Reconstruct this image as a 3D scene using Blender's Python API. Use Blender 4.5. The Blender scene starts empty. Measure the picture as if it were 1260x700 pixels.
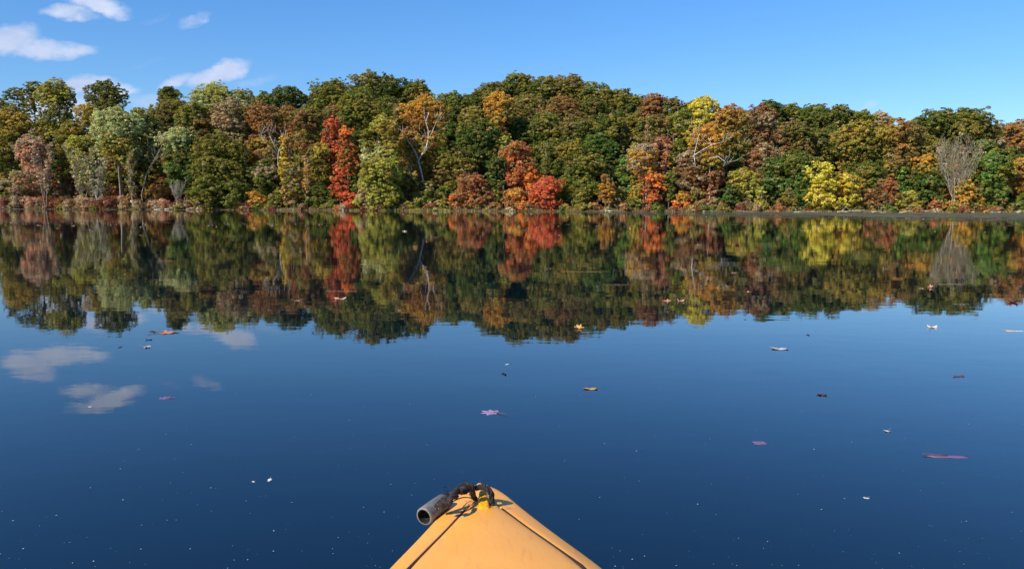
import bpy, math, random
import numpy as np
from mathutils import Vector, Matrix
R = math.radians
rng = np.random.default_rng(11)
random.seed(5)
scene = bpy.context.scene
COL = scene.collection

# ------------------------------------------------------------------ camera
F = 989.0; CAMH = 0.8; PITCH = R(5.49); ROLL = R(0.2)
cam_d = bpy.data.cameras.new('camera'); cam = bpy.data.objects.new('camera', cam_d); COL.objects.link(cam)
cam_d.sensor_width = 36; cam_d.lens = F/1260*36
cam_d.clip_start = 0.02; cam_d.clip_end = 9000
CM = Matrix.Translation((0,0,CAMH)) @ Matrix.Rotation(math.pi/2-PITCH,4,'X') @ Matrix.Rotation(ROLL,4,'Z')
cam.matrix_world = CM
scene.camera = cam
R3 = CM.to_3x3()
def ray(px, py):
    return R3 @ Vector(((px-630)/F, -(py-350)/F, -1.0))
def at_y(px, py, Y):
    d = ray(px,py); t = Y/d.y
    return Vector((d.x*t, Y, CAMH+d.z*t))
def at_z(px, py, z):
    d = ray(px,py); t = (z-CAMH)/d.z
    return Vector((d.x*t, d.y*t, z))

# ------------------------------------------------------------------ helpers
def tag(o, label=None, cat=None, group=None, kind=None):
    if label: o['label'] = label
    if cat: o['category'] = cat
    if group: o['group'] = group
    if kind: o['kind'] = kind
    return o
def link(name, me, parent=None, mat=None, loc=None):
    if mat and not me.materials: me.materials.append(mat)
    o = bpy.data.objects.new(name, me); COL.objects.link(o)
    if parent: o.parent = parent
    if loc is not None: o.location = loc
    return o
def empty(name, loc=(0,0,0), rz=0):
    o = bpy.data.objects.new(name, None); COL.objects.link(o); o.location = loc; o.rotation_euler = (0,0,rz)
    o.empty_display_size = 0.3
    return o
def np_mesh(name, V, Fc, n, cols=None, smooth=False):
    """V (nv,3); Fc (nf,n) indices; cols (nf,3)"""
    me = bpy.data.meshes.new(name)
    V = np.asarray(V, dtype=np.float32); Fc = np.asarray(Fc, dtype=np.int32)
    me.vertices.add(len(V)); me.vertices.foreach_set('co', V.ravel())
    me.loops.add(Fc.size); me.loops.foreach_set('vertex_index', Fc.ravel())
    me.polygons.add(len(Fc)); me.polygons.foreach_set('loop_start', np.arange(len(Fc), dtype=np.int32)*n)
    if smooth: me.polygons.foreach_set('use_smooth', np.ones(len(Fc), dtype=bool))
    if cols is not None:
        a = me.attributes.new('leafcol', 'FLOAT_COLOR', 'FACE')
        c = np.ones((len(Fc),4), dtype=np.float32); c[:,:3] = cols
        a.data.foreach_set('color', c.ravel())
    me.update(calc_edges=True)
    return me
class MB:
    def __init__(s): s.v=[]; s.f=[]
    def add(s, vs, fs):
        b=len(s.v); s.v += [tuple(v) for v in vs]; s.f += [tuple(b+i for i in f) for f in fs]
    def tube(s, pts, rads, n=6, caps=True):
        pts=[Vector(p) for p in pts]; b=len(s.v)
        up=Vector((0.13,0.21,1)).normalized(); prev=None
        for i,p in enumerate(pts):
            t=(pts[min(i+1,len(pts)-1)]-pts[max(i-1,0)])
            if t.length<1e-9: t=Vector((0,0,1))
            t.normalize()
            if prev is None:
                a=t.cross(up); 
                if a.length<1e-3: a=t.cross(Vector((1,0,0)))
            else:
                a=prev-t*prev.dot(t)
            a.normalize(); prev=a; c=t.cross(a)
            r=rads[i] if hasattr(rads,'__len__') else rads
            for k in range(n):
                an=2*math.pi*k/n
                s.v.append(tuple(p+a*(r*math.cos(an))+c*(r*math.sin(an))))
        for i in range(len(pts)-1):
            for k in range(n):
                k2=(k+1)%n
                s.f.append((b+i*n+k,b+i*n+k2,b+(i+1)*n+k2,b+(i+1)*n+k))
        if caps:
            s.f.append(tuple(b+k for k in reversed(range(n))))
            e=b+(len(pts)-1)*n; s.f.append(tuple(e+k for k in range(n)))
    def build(s, name, mat, parent=None, smooth=True, loc=None):
        me=bpy.data.meshes.new(name); me.from_pydata(s.v,[],s.f); me.update()
        if smooth: me.polygons.foreach_set('use_smooth',[True]*len(me.polygons))
        return link(name, me, parent, mat, loc)

# ------------------------------------------------------------------ materials
def lin(c):
    c=np.asarray(c,dtype=float)/255.0
    return np.where(c<=0.04045,c/12.92,((c+0.055)/1.055)**2.4)
def newmat(name):
    m=bpy.data.materials.new(name); m.use_nodes=True; nt=m.node_tree
    return m, nt, nt.nodes['Principled BSDF'], nt.nodes['Material Output']
def noise_ramp(nt, scale, c0, c1, detail=6, p0=0.35, p1=0.65, coord='Object', sc=None, rough=0.6):
    tc=nt.nodes.new('ShaderNodeTexCoord'); n=nt.nodes.new('ShaderNodeTexNoise')
    n.inputs['Scale'].default_value=scale; n.inputs['Detail'].default_value=detail; n.inputs['Roughness'].default_value=rough
    src=tc.outputs[coord]
    if sc:
        mp=nt.nodes.new('ShaderNodeMapping'); mp.inputs['Scale'].default_value=sc
        nt.links.new(src,mp.inputs[0]); src=mp.outputs[0]
    nt.links.new(src,n.inputs['Vector'])
    r=nt.nodes.new('ShaderNodeValToRGB'); r.color_ramp.elements[0].position=p0; r.color_ramp.elements[1].position=p1
    r.color_ramp.elements[0].color=(*c0,1); r.color_ramp.elements[1].color=(*c1,1)
    nt.links.new(n.outputs['Fac'],r.inputs[0])
    return n,r
def simple(name, c0, c1, scale=5, rough=0.8, bump=0.0, bscale=None, **k):
    m,nt,b,o=newmat(name)
    n,r=noise_ramp(nt,scale,tuple(c0),tuple(c1),**k)
    nt.links.new(r.outputs[0],b.inputs['Base Color']); b.inputs['Roughness'].default_value=rough
    if bump:
        n2=nt.nodes.new('ShaderNodeTexNoise'); n2.inputs['Scale'].default_value=bscale or scale*4; n2.inputs['Detail'].default_value=5
        tc=nt.nodes.new('ShaderNodeTexCoord'); nt.links.new(tc.outputs['Object'],n2.inputs['Vector'])
        bp=nt.nodes.new('ShaderNodeBump'); bp.inputs['Strength'].default_value=0.6; bp.inputs['Distance'].default_value=bump
        nt.links.new(n2.outputs['Fac'],bp.inputs['Height']); nt.links.new(bp.outputs[0],b.inputs['Normal'])
    return m
def leaf_material():
    m,nt,b,o=newmat('foliage'); nt.nodes.remove(b)
    a=nt.nodes.new('ShaderNodeAttribute'); a.attribute_name='leafcol'
    d=nt.nodes.new('ShaderNodeBsdfDiffuse'); t=nt.nodes.new('ShaderNodeBsdfTranslucent')
    mx=nt.nodes.new('ShaderNodeMixShader'); mx.inputs[0].default_value=0.34
    nt.links.new(a.outputs['Color'],d.inputs['Color']); nt.links.new(a.outputs['Color'],t.inputs['Color'])
    nt.links.new(d.outputs[0],mx.inputs[1]); nt.links.new(t.outputs[0],mx.inputs[2]); nt.links.new(mx.outputs[0],o.inputs[0])
    return m
LEAF=leaf_material()
BARK=simple('brown_bark',lin((70,58,48)),lin((120,105,90)),scale=3,bump=0.02,rough=0.95,sc=(3,3,.6))
PALEBARK=simple('pale_bark',lin((146,136,120)),lin((226,218,202)),scale=2.2,bump=0.01,rough=0.8,sc=(2,2,.7))
GREYBARK=simple('grey_bark',lin((106,94,78)),lin((160,146,124)),scale=3,bump=0.01,rough=0.9,sc=(2,2,.7))
TWIG=simple('twig_bark',lin((128,116,98)),lin((186,174,150)),scale=3,rough=.9)
DRIFT=simple('driftwood',lin((120,105,88)),lin((200,188,165)),scale=2,bump=0.02,rough=0.9)

# ------------------------------------------------------------------ shoreline and ground
SX=np.array([-900,-300,-110,-60,-25,0,30,60,95,200,900]); SY=np.array([260,190,172,166,156,151,148,145,141,136,150])
def shore(x):
    return float(np.interp(x,SX,SY)+0.9*math.sin(x*.31)+0.6*math.sin(x*.83+1)+.35*math.sin(x*2.1))
HX=[-900,-120,-60,-20,10,45,90,900]; HS=[.03,.045,.07,.13,.16,.12,.07,.03]
def terr(x,y):
    d=y-shore(x)
    if d<0: return max(-1.6,d*0.35)-0.05
    s=float(np.interp(x,HX,HS))
    z=0.26*(1-math.exp(-d/0.9))+0.10*math.sin(x*1.7)*math.exp(-abs(d-1.5))
    dd=min(max(d-3,0),75)
    z+=s*dd
    if d>78: z-= min((d-78)*0.03, 6)
    return z + .25*math.sin(x*.4+y*.3)*min(d/6,1)
xs=np.concatenate([np.array([-4000,-1500,-700,-350]),np.arange(-150,150.1,1.1),np.array([350,700,1500,4000])])
dsv=np.concatenate([np.array([-60,-20,-6,-3,-1.5,-.6,0,.4,.9,1.5,2.3,3.2,4.5,6,8,11,15,20,27,35,45,60,80,110,200,600,4000])])
V=[];
for d in np.concatenate([[-4000,-700,-300],dsv]):
    for x in xs:
        y=shore(x)+d
        z=terr(x,y) if d>-250 else (-1.7 if d>-500 else 4.0)
        V.append((x,y,z))
nx=len(xs); ny=len(dsv)+3
Fq=[(j*nx+i,j*nx+i+1,(j+1)*nx+i+1,(j+1)*nx+i) for j in range(ny-1) for i in range(nx-1)]
gm,nt,b,o=newmat('leaf_litter_ground')
n,r=noise_ramp(nt,0.9,tuple(lin((58,46,34))),tuple(lin((112,92,68))),detail=10,rough=.7)
nt.links.new(r.outputs[0],b.inputs['Base Color']); b.inputs['Roughness'].default_value=1
bp=nt.nodes.new('ShaderNodeBump'); bp.inputs['Distance'].default_value=.15; nt.links.new(n.outputs['Fac'],bp.inputs['Height']); nt.links.new(bp.outputs[0],b.inputs['Normal'])
g=link('ground',np_mesh('ground',V,Fq,4,smooth=True),mat=gm); tag(g,'brown muddy bank and leaf covered hillside across the lake','ground',kind='structure')

# ------------------------------------------------------------------ water
wm,nt,b,o=newmat('lake_water')
b.inputs['Base Color'].default_value=(0.0010,0.0060,0.013,1); b.inputs['Roughness'].default_value=0.0
b.inputs['IOR'].default_value=1.48
geo=nt.nodes.new('ShaderNodeNewGeometry'); sep=nt.nodes.new('ShaderNodeSeparateXYZ'); nt.links.new(geo.outputs['Position'],sep.inputs[0])
def wnoise(sc,scale,detail=3,rough=.5):
    mp=nt.nodes.new('ShaderNodeMapping'); mp.inputs['Scale'].default_value=sc; nt.links.new(geo.outputs['Position'],mp.inputs[0])
    n=nt.nodes.new('ShaderNodeTexNoise'); n.inputs['Scale'].default_value=scale; n.inputs['Detail'].default_value=detail; n.inputs['Roughness'].default_value=rough
    nt.links.new(mp.outputs[0],n.inputs['Vector']); return n
def math_(op,a,b_=None,c=None):
    m=nt.nodes.new('ShaderNodeMath'); m.operation=op
    for i,v in enumerate((a,b_,c)):
        if v is None: continue
        if isinstance(v,(int,float)): m.inputs[i].default_value=v
        else: nt.links.new(v,m.inputs[i])
    return m.outputs[0]
n1=wnoise((.5,1,1),1.1,3); n2=wnoise((.7,1,1),7,3)
h=math_('ADD',math_('MULTIPLY',n1.outputs['Fac'],0.0016),math_('MULTIPLY',n2.outputs['Fac'],0.00032))
# far band beyond the debris line is a little more ruffled by the breeze
mr=nt.nodes.new('ShaderNodeMapRange'); mr.inputs['From Min'].default_value=41; mr.inputs['From Max'].default_value=46
mr.inputs['To Min'].default_value=0.0; mr.inputs['To Max'].default_value=1.0; nt.links.new(sep.outputs['Y'],mr.inputs['Value'])
n3=wnoise((.6,1,1),3.2,2)
h=math_('ADD',h,math_('MULTIPLY',math_('MULTIPLY',n3.outputs['Fac'],mr.outputs[0]),0.0014))
bp=nt.nodes.new('ShaderNodeBump'); bp.inputs['Strength'].default_value=1; bp.inputs['Distance'].default_value=1.0
nt.links.new(h,bp.inputs['Height']); nt.links.new(bp.outputs[0],b.inputs['Normal'])
W=[(-4000,-600,0),(4000,-600,0),(4000,330,0),(-4000,330,0)]
w=link('water',np_mesh('water',W,[(0,1,2,3)],4),mat=wm); tag(w,'calm dark blue lake water mirroring the trees and sky','water',kind='structure')

# ------------------------------------------------------------------ palettes (sunlit leaf colours)
K=1.42
PAL=dict(
 DG=[(84,92,38),(106,108,48),(66,76,34)], MG=[(104,110,40),(126,126,50),(82,88,34)], OG=[(120,112,46),(138,126,56),(96,92,40)],
 BO=[(122,106,56),(138,118,64),(98,90,46)], BG=[(104,142,44),(134,160,58),(76,108,40)], YG=[(166,160,64),(188,180,84),(138,138,54)],
 PY=[(184,184,120),(206,204,138),(146,152,92)], YE=[(232,208,46),(242,224,80),(204,186,44)], GO=[(206,150,44),(222,172,60),(174,130,44)],
 OR=[(232,134,52),(240,158,70),(212,112,46)], RO=[(192,108,50),(210,130,62),(150,98,50)], RU=[(156,106,60),(176,122,74),(126,98,50)],
 RD=[(214,104,58),(224,128,72),(186,90,52)], PK=[(182,136,106),(198,154,124),(152,122,90)], TG=[(158,138,104),(180,158,122),(130,118,82)],
 DR=[(116,66,54),(140,80,60),(88,58,44)], TE=[(80,106,42),(100,122,48),(62,86,34)], GB=[(158,134,54),(178,146,64),(118,114,48)],
 RB=[(142,104,68),(166,118,76),(116,92,52)], OO=[(178,124,52),(140,120,52),(198,138,58)])
def soft(c,s,k):
    c=lin(c); l=c@np.array([.3,.59,.11]); return (c*(1-s)+l*s)*k
ACC=dict(YE=(.08,1.05),OR=(.06,1.28),RD=(.08,1.28),GO=(.08,1.25),TE=(.08,1.5),MG=(.05,1.62),OO=(.12,1.2),RO=(.14,1.2),YG=(.04,1.38),PY=(.03,1.22),BG=(.14,1.15),RB=(.12,1.3),RU=(.10,1.3))
PALL={k:[soft(c,*ACC.get(k,(.03,1.58))) for c in v] for k,v in PAL.items()}
def mixpal(code):
    ks=code.split('+'); out=[]
    for k in ks: out+=PALL[k]
    return np.array(out)

# ------------------------------------------------------------------ foliage
def leaves_from_clusters(C, Rd, N, col, size, nper, flat=0.65):
    """C (m,3) centres, Rd (m,) radii, N (m,3) outward, col (m,3) -> tris"""
    m=len(C); idx=np.repeat(np.arange(m),nper); n=len(idx)
    d=rng.normal(size=(n,3)); d/=np.linalg.norm(d,axis=1)[:,None]
    rr=rng.random(n)**0.4
    # keep leaves on the outward/upward side of the twig clump
    out=N[idx]+np.array([0,0,.45]); s=np.sign((d*out).sum(1)); flip=(rng.random(n)<.8)
    d=np.where((flip&(s<0))[:,None],-d,d)
    off=d*rr[:,None]*Rd[idx][:,None]; off[:,2]*=flat
    P=C[idx]+off
    nor=d*np.array([1,1,1.5])+N[idx]*.5+rng.normal(size=(n,3))*.75; nor/=np.linalg.norm(nor,axis=1)[:,None]
    t=np.cross(nor,rng.normal(size=(n,3))); t/=np.linalg.norm(t,axis=1)[:,None]+1e-9; b_=np.cross(nor,t)
    sz=size*(.6+.8*rng.random(n))[:,None]
    V=np.empty((n,3,3)); V[:,0]=P+t*sz*.62; V[:,1]=P-t*sz*.38+b_*sz*.48; V[:,2]=P-t*sz*.38-b_*sz*.48
    c=col[idx]*(.72+.5*rng.random((n,1)))*(1+.10*rng.normal(size=(n,3)))
    return V.reshape(-1,3),np.clip(c,0.004,.95)
def prof(shape,v):
    if shape=='round': return max(0,1-abs(2*v-1)**2.4)**.55
    if shape=='flat': return max(0,1-abs(2*v-1)**4)**.5*(.55+.45*v)
    if shape=='cone': return max(0.02,(1-v))**.75
    if shape=='tall': return max(0,1-abs(2*v-1)**4)**.6
    if shape=='bush': return max(0,1-v**2.2)**.6
    if shape=='vase': return (.35+.65*min(1,v*1.5))*max(0,1-max(0,(v-.6)/.4)**2.5)**.6
    return 1
def crown_clusters(w,hh,shape,dens=1.0,rs=None):
    rs=rs or random
    nb=int(5+5*hh/w) if w>2.5 else 4
    big=[]; tries=0
    while len(big)<nb and tries<900:
        tries+=1
        v=rs.uniform(.08,.93); pr=prof(shape,v)*w/2
        br=min(w,hh)*rs.uniform(.16,.31)*(1.0 if w>2.5 else 1.3)
        rad=max(0,pr-br*.8)*math.sqrt(rs.random()); a=rs.uniform(0,6.283)
        c=Vector((rad*math.cos(a),rad*math.sin(a)*.92,min(max(v*hh,br*.5),hh-br*.72)))
        if all((c-q[0]).length>(br+q[1])*.55 for q in big) or tries>500:
            big.append((c,br))
    # make sure top and both sides are reached
    for sgn in (-1,1):
        if shape in ('round','flat','tall') and w>5: big.append((Vector((sgn*w*.25,rs.uniform(-.1,.1)*w,hh-min(w,hh)*.34)),min(w,hh)*rs.uniform(.19,.25)))
    big.append((Vector((rs.uniform(-.12,.12)*w,0,hh-min(w,hh)*.25)),min(w,hh)*.29))
    C=[];RR=[];N=[];Q=[]
    for bi,(c,br) in enumerate(big):
        area=4*math.pi*br*br
        n=max(8,int(area*2.1*dens))
        tone=rs.random()
        for i in range(n):
            d=Vector((rs.gauss(0,1),rs.gauss(0,1),rs.gauss(0,1)+.25)).normalized()
            k=(1+.16*math.sin(d.x*5+bi)+.14*math.sin(d.y*6+d.z*5+bi*2))*rs.choice([rs.uniform(.9,1.12),rs.uniform(.6,1.22)])
            p=c+Vector((d.x*br*k*1.12,d.y*br*k,d.z*br*k*.85))
            C.append(p);N.append(d);RR.append(rs.uniform(.26,.66));Q.append(min(1,max(0,tone*.78+rs.random()*.22)))
    return np.array([tuple(p) for p in C]),np.array(RR),np.array([tuple(p) for p in N]),np.array(Q),big
def colour_clusters(P,code,Q,zf,code2=None):
    """Q chooses within the palette; code2 tints the top of the crown (autumn turns from the top)"""
    pal=mixpal(code); n=len(pal)
    groups=len(code.split('+'))
    base=np.empty((len(Q),3))
    g=np.clip((Q*groups).astype(int),0,groups-1)
    pick=rng.integers(0,3,len(Q)); wgt=rng.random((len(Q),1))
    base=pal[g*3+pick]*wgt+pal[g*3]*(1-wgt)
    # every crown carries some half turned olive, tan and gold leaves
    ex=np.array(PALL['OG']+PALL['OO']+PALL['TG']+PALL['GB']); m_=rng.random(len(Q))<.16
    base[m_]=base[m_]*.35+ex[rng.integers(0,len(ex),int(m_.sum()))]*.65
    if code2:
        p2=mixpal(code2); f=np.clip((zf-.45)/.3+rng.normal(size=len(zf))*.25,0,1)[:,None]
        base=base*(1-f)+p2[rng.integers(0,3,len(Q))]*f
    return base
def limb(mb,p,d,L,r,depth,rs,spread=.5,up=.12,nseg=4,n=5,child=3,minr=.02):
    pts=[p];rads=[r];q=p.copy();dd=d.copy()
    for i in range(nseg):
        dd=(dd+Vector((rs.gauss(0,.12),rs.gauss(0,.12),rs.gauss(0,.08)+up))).normalized()
        q=q+dd*(L/nseg); pts.append(q.copy()); rads.append(max(minr,r*(1-.75*(i+1)/nseg)))
    mb.tube(pts,rads,n=n if r>.07 else 3,caps=False)
    if depth>0:
        for k in range(child):
            i=rs.randint(max(1,nseg//2-1),nseg); 
            a=Vector((rs.gauss(0,1),rs.gauss(0,1),rs.gauss(0,.6)+.2)).normalized()
            nd=(dd*(1-spread)+a*spread).normalized()
            limb(mb,pts[i],nd,L*rs.uniform(.5,.75),max(minr,rads[i]*.75),depth-1,rs,spread,up,nseg,n,child,minr)
BYLABEL={}
def make_tree(name,px,yt,yb,wpx,lay,shape,code,label,cat='tree',code2=None,bark=BARK,dens=1.0,lean=0,trunk='in',leaf=.215,nper=38,group='trees on the wooded shore',seed=None):
    rs=random.Random(seed if seed is not None else int(px*7+yt*13+wpx))
    yt=yt+2.5+(2 if lay>2 else 0)
    d0=[2.4,7,14,25,39,55][lay] + rs.uniform(-1,1)*[.4,1,1.5,2,3,3][lay]
    xg=at_y(px,yb,150).x
    Y=shore(xg)+d0
    for _ in range(3):
        p=at_y(px,yt,Y); Y=shore(p.x)+d0
    top=at_y(px,yt,Y); bot=at_y(px,yb,Y); X=(top.x+bot.x)/2
    gz=terr(X,Y); w=wpx/F*Y*1.03; zb=max(bot.z,gz+.05); hh=max(top.z-zb,w*.35)
    root=empty(name,(X,Y,gz)); tag(root,label,cat,group)
    zb-=gz
    C,RR,N,Q,big=crown_clusters(w,hh,shape,dens,rs)
    C=C+np.array([0,0,zb]); zf=(C[:,2]-zb)/hh
    ax=lean*zf if lean else 0
    C[:,0]+=ax
    col=colour_clusters(C,code,Q,zf,code2)
    sc=min(1,max(.6,w/6)); RR=RR*sc
    V,c=leaves_from_clusters(C,RR,N,col,leaf*(.85 if w<4 else 1),nper)
    V[:,2]=np.maximum(V[:,2],0.02)
    me=np_mesh('crown',V,np.arange(len(V)).reshape(-1,3),3,c)
    link('crown' if cat=='tree' else 'foliage',me,root,LEAF)
    # trunk and limbs
    mb=MB(); H=zb+hh
    if cat=='tree':
        r=max(.12,min(.45,H*.016)); pts=[];rr=[]
        for i in range(7):
            t=i/6; pts.append(Vector((lean*max(0,(t*H*.88-zb)/hh)+math.sin(t*5+px)*.15*t*2,math.cos(t*4+px)*.15*t,t*H*.88-.3*(i==0)))); rr.append(r*(1.25 if i==0 else 1-.8*t))
        mb.tube(pts,rr,n=7)
        for c_,br in big:
            tz=max(.25,min(.95,(zb+c_.z-br*1.1)/(H*.88)))*6
            i=int(min(5,tz)); f=tz-i; st=pts[i].lerp(pts[min(6,i+1)],f); r0=rr[i]*.55
            en=Vector((c_.x+lean*(c_.z/hh),c_.y,c_.z+zb)); mid=st.lerp(en,.5)+Vector((rs.gauss(0,.2),rs.gauss(0,.2),-.2))
            mb.tube([st,mid,en],[r0,r0*.6,.04],n=5,caps=False)
            for k in range(3):
                dv=Vector((rs.gauss(0,1),rs.gauss(0,1),rs.gauss(0,1)+.4)).normalized()*br*1.0
                mb.tube([mid.lerp(en,.7),en+dv*.6,en+dv],[r0*.4,.035,.02],n=3,caps=False)
        mb.build('trunk',bark,root)
    else:
        for k in range(6):
            a=rs.uniform(0,6.28); e=Vector((math.cos(a)*w*.3,math.sin(a)*w*.3,H*rs.uniform(.55,.85)))
            mb.tube([Vector((math.cos(a)*.1,math.sin(a)*.1,-.1)),e*.5+Vector((0,0,.1)),e],[.05,.035,.015],n=4,caps=False)
        mb.build('stems',bark,root)
    BYLABEL[label]=(root,Y,w)
    return root,(X,Y,gz),(w,zb,hh)
def bare_tree(name,px,yt,yb,wpx,lay,label,bark=GREYBARK,stems=1,spread=.4,up=.25,code=None,dens=0,seed=1,r=.18,group='trees on the wooded shore',depth=3,child=4,lean=0,cat='tree',minr=.022):
    rs=random.Random(seed)
    d0=[2.2,7,14,25,39,55][lay]
    Y=shore(at_y(px,yb,150).x)+d0
    top=at_y(px,yt,Y); X=top.x; gz=terr(X,Y); H=top.z-gz; w=wpx/F*Y
    root=empty(name,(X,Y,gz)); tag(root,label,cat,group)
    mb=MB(); tips=[]
    for s in range(stems):
        a=rs.uniform(0,6.28) if stems>1 else 0
        q=Vector((math.cos(a)*w*.05*(stems>1),math.sin(a)*.3*(stems>1),-.2)); pts=[q.copy()]; rr=[r*1.25]
        dx=(s/(max(1,stems-1))-.5)*w*.72 if stems>1 else lean
        HH=H*rs.uniform(.85,1) if stems>1 else H*.95
        ns=9
        for i in range(1,ns+1):
            t=i/ns; pts.append(Vector((q.x+dx*t**1.2+rs.gauss(0,.12),q.y+rs.gauss(0,.12),HH*t))); rr.append(max(.03,r*(1-.85*t)))
        mb.tube(pts,rr,n=7)
        for i in range(3,ns+1):
            for k in range(2 if stems>2 else 3):
                a=rs.uniform(0,6.28); t=i/ns
                dv=Vector((math.cos(a),math.sin(a)*.8,.5+up*2)).normalized()
                L=w*.42*(1.15-.6*t)*rs.uniform(.6,1.1)
                limb(mb,pts[i].lerp(pts[i-1],rs.random()),dv,L,max(.03,rr[i]*.55),depth-1,rs,spread,up,4,5,child,minr)
    mb.build('trunk',bark,root)
    if code:
        v=np.array(mb.v); v=v[(v[:,2]>H*.3)]
        pick=v[rng.integers(0,len(v),int(dens))]
        pick=pick+rng.normal(size=pick.shape)*.25
        N=rng.normal(size=pick.shape); N/=np.linalg.norm(N,axis=1)[:,None]
        col=colour_clusters(pick,code,rng.random(len(pick)),pick[:,2]/H)
        V,c=leaves_from_clusters(pick,np.full(len(pick),.4),N,col,.28,7)
        link('crown',np_mesh('crown',V,np.arange(len(V)).reshape(-1,3),3,c),root,LEAF)
    return root

SAGE='sage'
T=[]
def A(*a,**k): T.append((a,k))
# --- left end
A('airy_tree',2,112,175,22,4,'round','OG+DG','thin airy treetop cut by the left edge of the photo',dens=.45)
A('airy_tree',22,104,165,26,4,'round','OG+DG','thin see-through tree second from the left on the skyline',dens=.5)
A('airy_tree',41,97,160,22,4,'flat','OG+DG','tallest of the thin airy trees at the far left, sky showing through it',dens=.55)
A('leafy_tree',72,96,178,46,3,'round','MG+YG+OG','open yellowish green tree standing tallest near the left end',dens=.75)
A('leafy_tree',133,97,165,46,3,'round','DG+OG','dark open crowned tree against the white cloud left of the willow',dens=.75)
A('leafy_tree',111,126,190,36,2,'cone','GB+OG','olive gold pointed tree below the gap between two skyline trees')
A('leafy_tree',14,136,230,46,2,'tall','DG+OG','dark green tree filling the left edge behind the pink tree',code2='GB+OG')
A('leafy_tree',52,142,200,40,3,'round','OG+BO','olive tree behind and above the pink tree')
A('leafy_tree',88,150,215,36,2,'tall','OG+GB','olive gold tree between the pink tree and the pale twiggy tree')
A('maple_tree',40,166,238,38,1,'round','PK+PK+TG','dusty pink tree with pale trunk near the left end',bark='G',dens=.75,leaf=.21)
A('small_tree',20,208,242,26,0,'round','YG+PK+TG','small yellowish pink tree at the waterline below the pink tree',bark='G',dens=.7,leaf=.2)
A('shrub',68,196,236,16,1,'round','DR+DG','dark red shrub right of the pink tree',cat='shrub')
A('leafy_tree',98,166,200,32,1,'round','OG+YG','rounded olive green crown above the pale twiggy tree',bark='G')
A('vine_column',102,214,248,9,0,'tall','YG','narrow yellow green vine covered stem at the shore',leaf=.2)
A('leafy_tree',148,188,246,46,2,'tall','DG+OG+DR','dark brushy tree in the shade under the pale willow')
A('willow_tree',146,132,200,56,1,'round','PY+PY','large pale sage willow like tree, left half of its crown',bark='G')
A('willow_tree',176,140,195,42,2,'round','PY+DG','pale sage crown joined to the right side of the big pale tree')
A('willow_tree',208,156,196,42,1,'round','PY','pale sage tree on a slanting trunk, leaning right',bark='G',lean=3.0,flat=1)
A('leafy_tree',146,163,204,38,0,'round','GB+YG+OG','golden olive rounded tree in front of the pale willow',bark='G')
A('leafy_tree',209,104,135,30,4,'flat','DG+OG','grey green flat topped tree on the skyline before the cloud')
A('leafy_tree',214,119,175,46,3,'round','OG+BO','dark olive tree under the flat topped skyline tree')
A('leafy_tree',172,128,150,26,4,'round','YG+OG','small pale green treetop on the skyline over the willow',dens=.6)
A('leafy_tree',193,131,170,36,3,'round','TG+BO','brownish grey twiggy tree behind the willow',dens=.6,bark='G')
A('leafy_tree',244,128,190,46,2,'round','RU+MG+OG','rusty brown and green tree left of the pale topped tree')
A('leafy_tree',261,100,160,50,4,'round','PY+YG','pale straw coloured tree standing above the skyline',leaf=.22)
A('leafy_tree',300,108,160,36,5,'round','OG+PY','hazy grey green tree on the skyline right of the straw coloured tree',dens=.65)
A('leafy_tree',325,112,160,28,5,'round','MG','green treetop in the notch of the skyline left of the dark dome')
A('leafy_tree',284,122,185,44,2,'round','BO+TG+RU','brownish grey tree between the rusty trees',bark='G')
A('leafy_tree',184,190,238,30,1,'round','DG+OG','dark green tree behind the orange brown bush at left')
A('small_tree',196,211,244,34,1,'bush','RU+OO+GO','orange brown bushy tree left of the big green trees')
A('leafy_tree',226,178,240,46,1,'round','TE+DG','deep green rounded tree left of the big olive green tree')
A('leafy_tree',272,163,250,62,1,'round','MG+OG+DG','broad olive green tree, widest on the left shore',code2='OG+GB')
A('leafy_tree',252,215,256,40,0,'bush','MG+OG','low green spreading tree at the water below the broad olive tree')
A('leafy_tree',290,220,256,36,0,'bush','DG+MG','low dark green tree at the water beside the tan bush')
A('shrub',314,233,256,28,0,'bush','GO+TG','tan gold bush at the waterline right of the green trees',cat='shrub',leaf=.19)
# --- centre left
A('leafy_tree',327,126,215,46,2,'tall','OO+RU+GB','tall rust orange tree with bare white limbs showing')
A('leafy_tree',325,196,250,40,1,'round','TG+MG+DG','tan and green tree below the rust orange tree',bark='G')
A('leafy_tree',355,103,150,54,4,'round','DG','dark green domed tree alone on the skyline')
A('leafy_tree',358,128,180,30,3,'round','RU+OO','rusty brown tree below the dark dome')
A('leafy_tree',352,165,232,16,1,'tall','YE+GO+OO','narrow bright yellow tree between the rust and olive trees',leaf=.21)
A('leafy_tree',379,130,235,38,2,'tall','BO+OG+RU','tall brownish olive tree left of the red tree')
A('leafy_tree',362,202,256,28,0,'round','TG+GO+OG','tan and gold small tree with pale trunk at the shore',bark='P')
A('leafy_tree',396,225,256,36,0,'bush','DG+MG','round dark green bushy tree just left of the red tree')
A('leafy_tree',395,175,235,30,1,'tall','BO+OG+GB','olive brown tree tucked left of the red tree')
A('leafy_tree',410,127,160,34,3,'round','RU+BO','pinkish brown treetop above the red tree')
A('maple_tree',409,142,222,26,1,'tall','RD+RB+RD','tall brick red tree, left half of the red column',leaf=.22)
A('maple_tree',428,155,215,24,1,'tall','OR+RO+OO','orange tree leaning on the right side of the brick red tree',leaf=.22)
A('maple_tree',419,205,252,22,0,'tall','RD','bright red lower tree at the foot of the brick red tree',leaf=.21)
A('shrub',430,235,257,26,0,'bush','RD','small bright red bush at the waterline',cat='shrub',leaf=.2)
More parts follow.
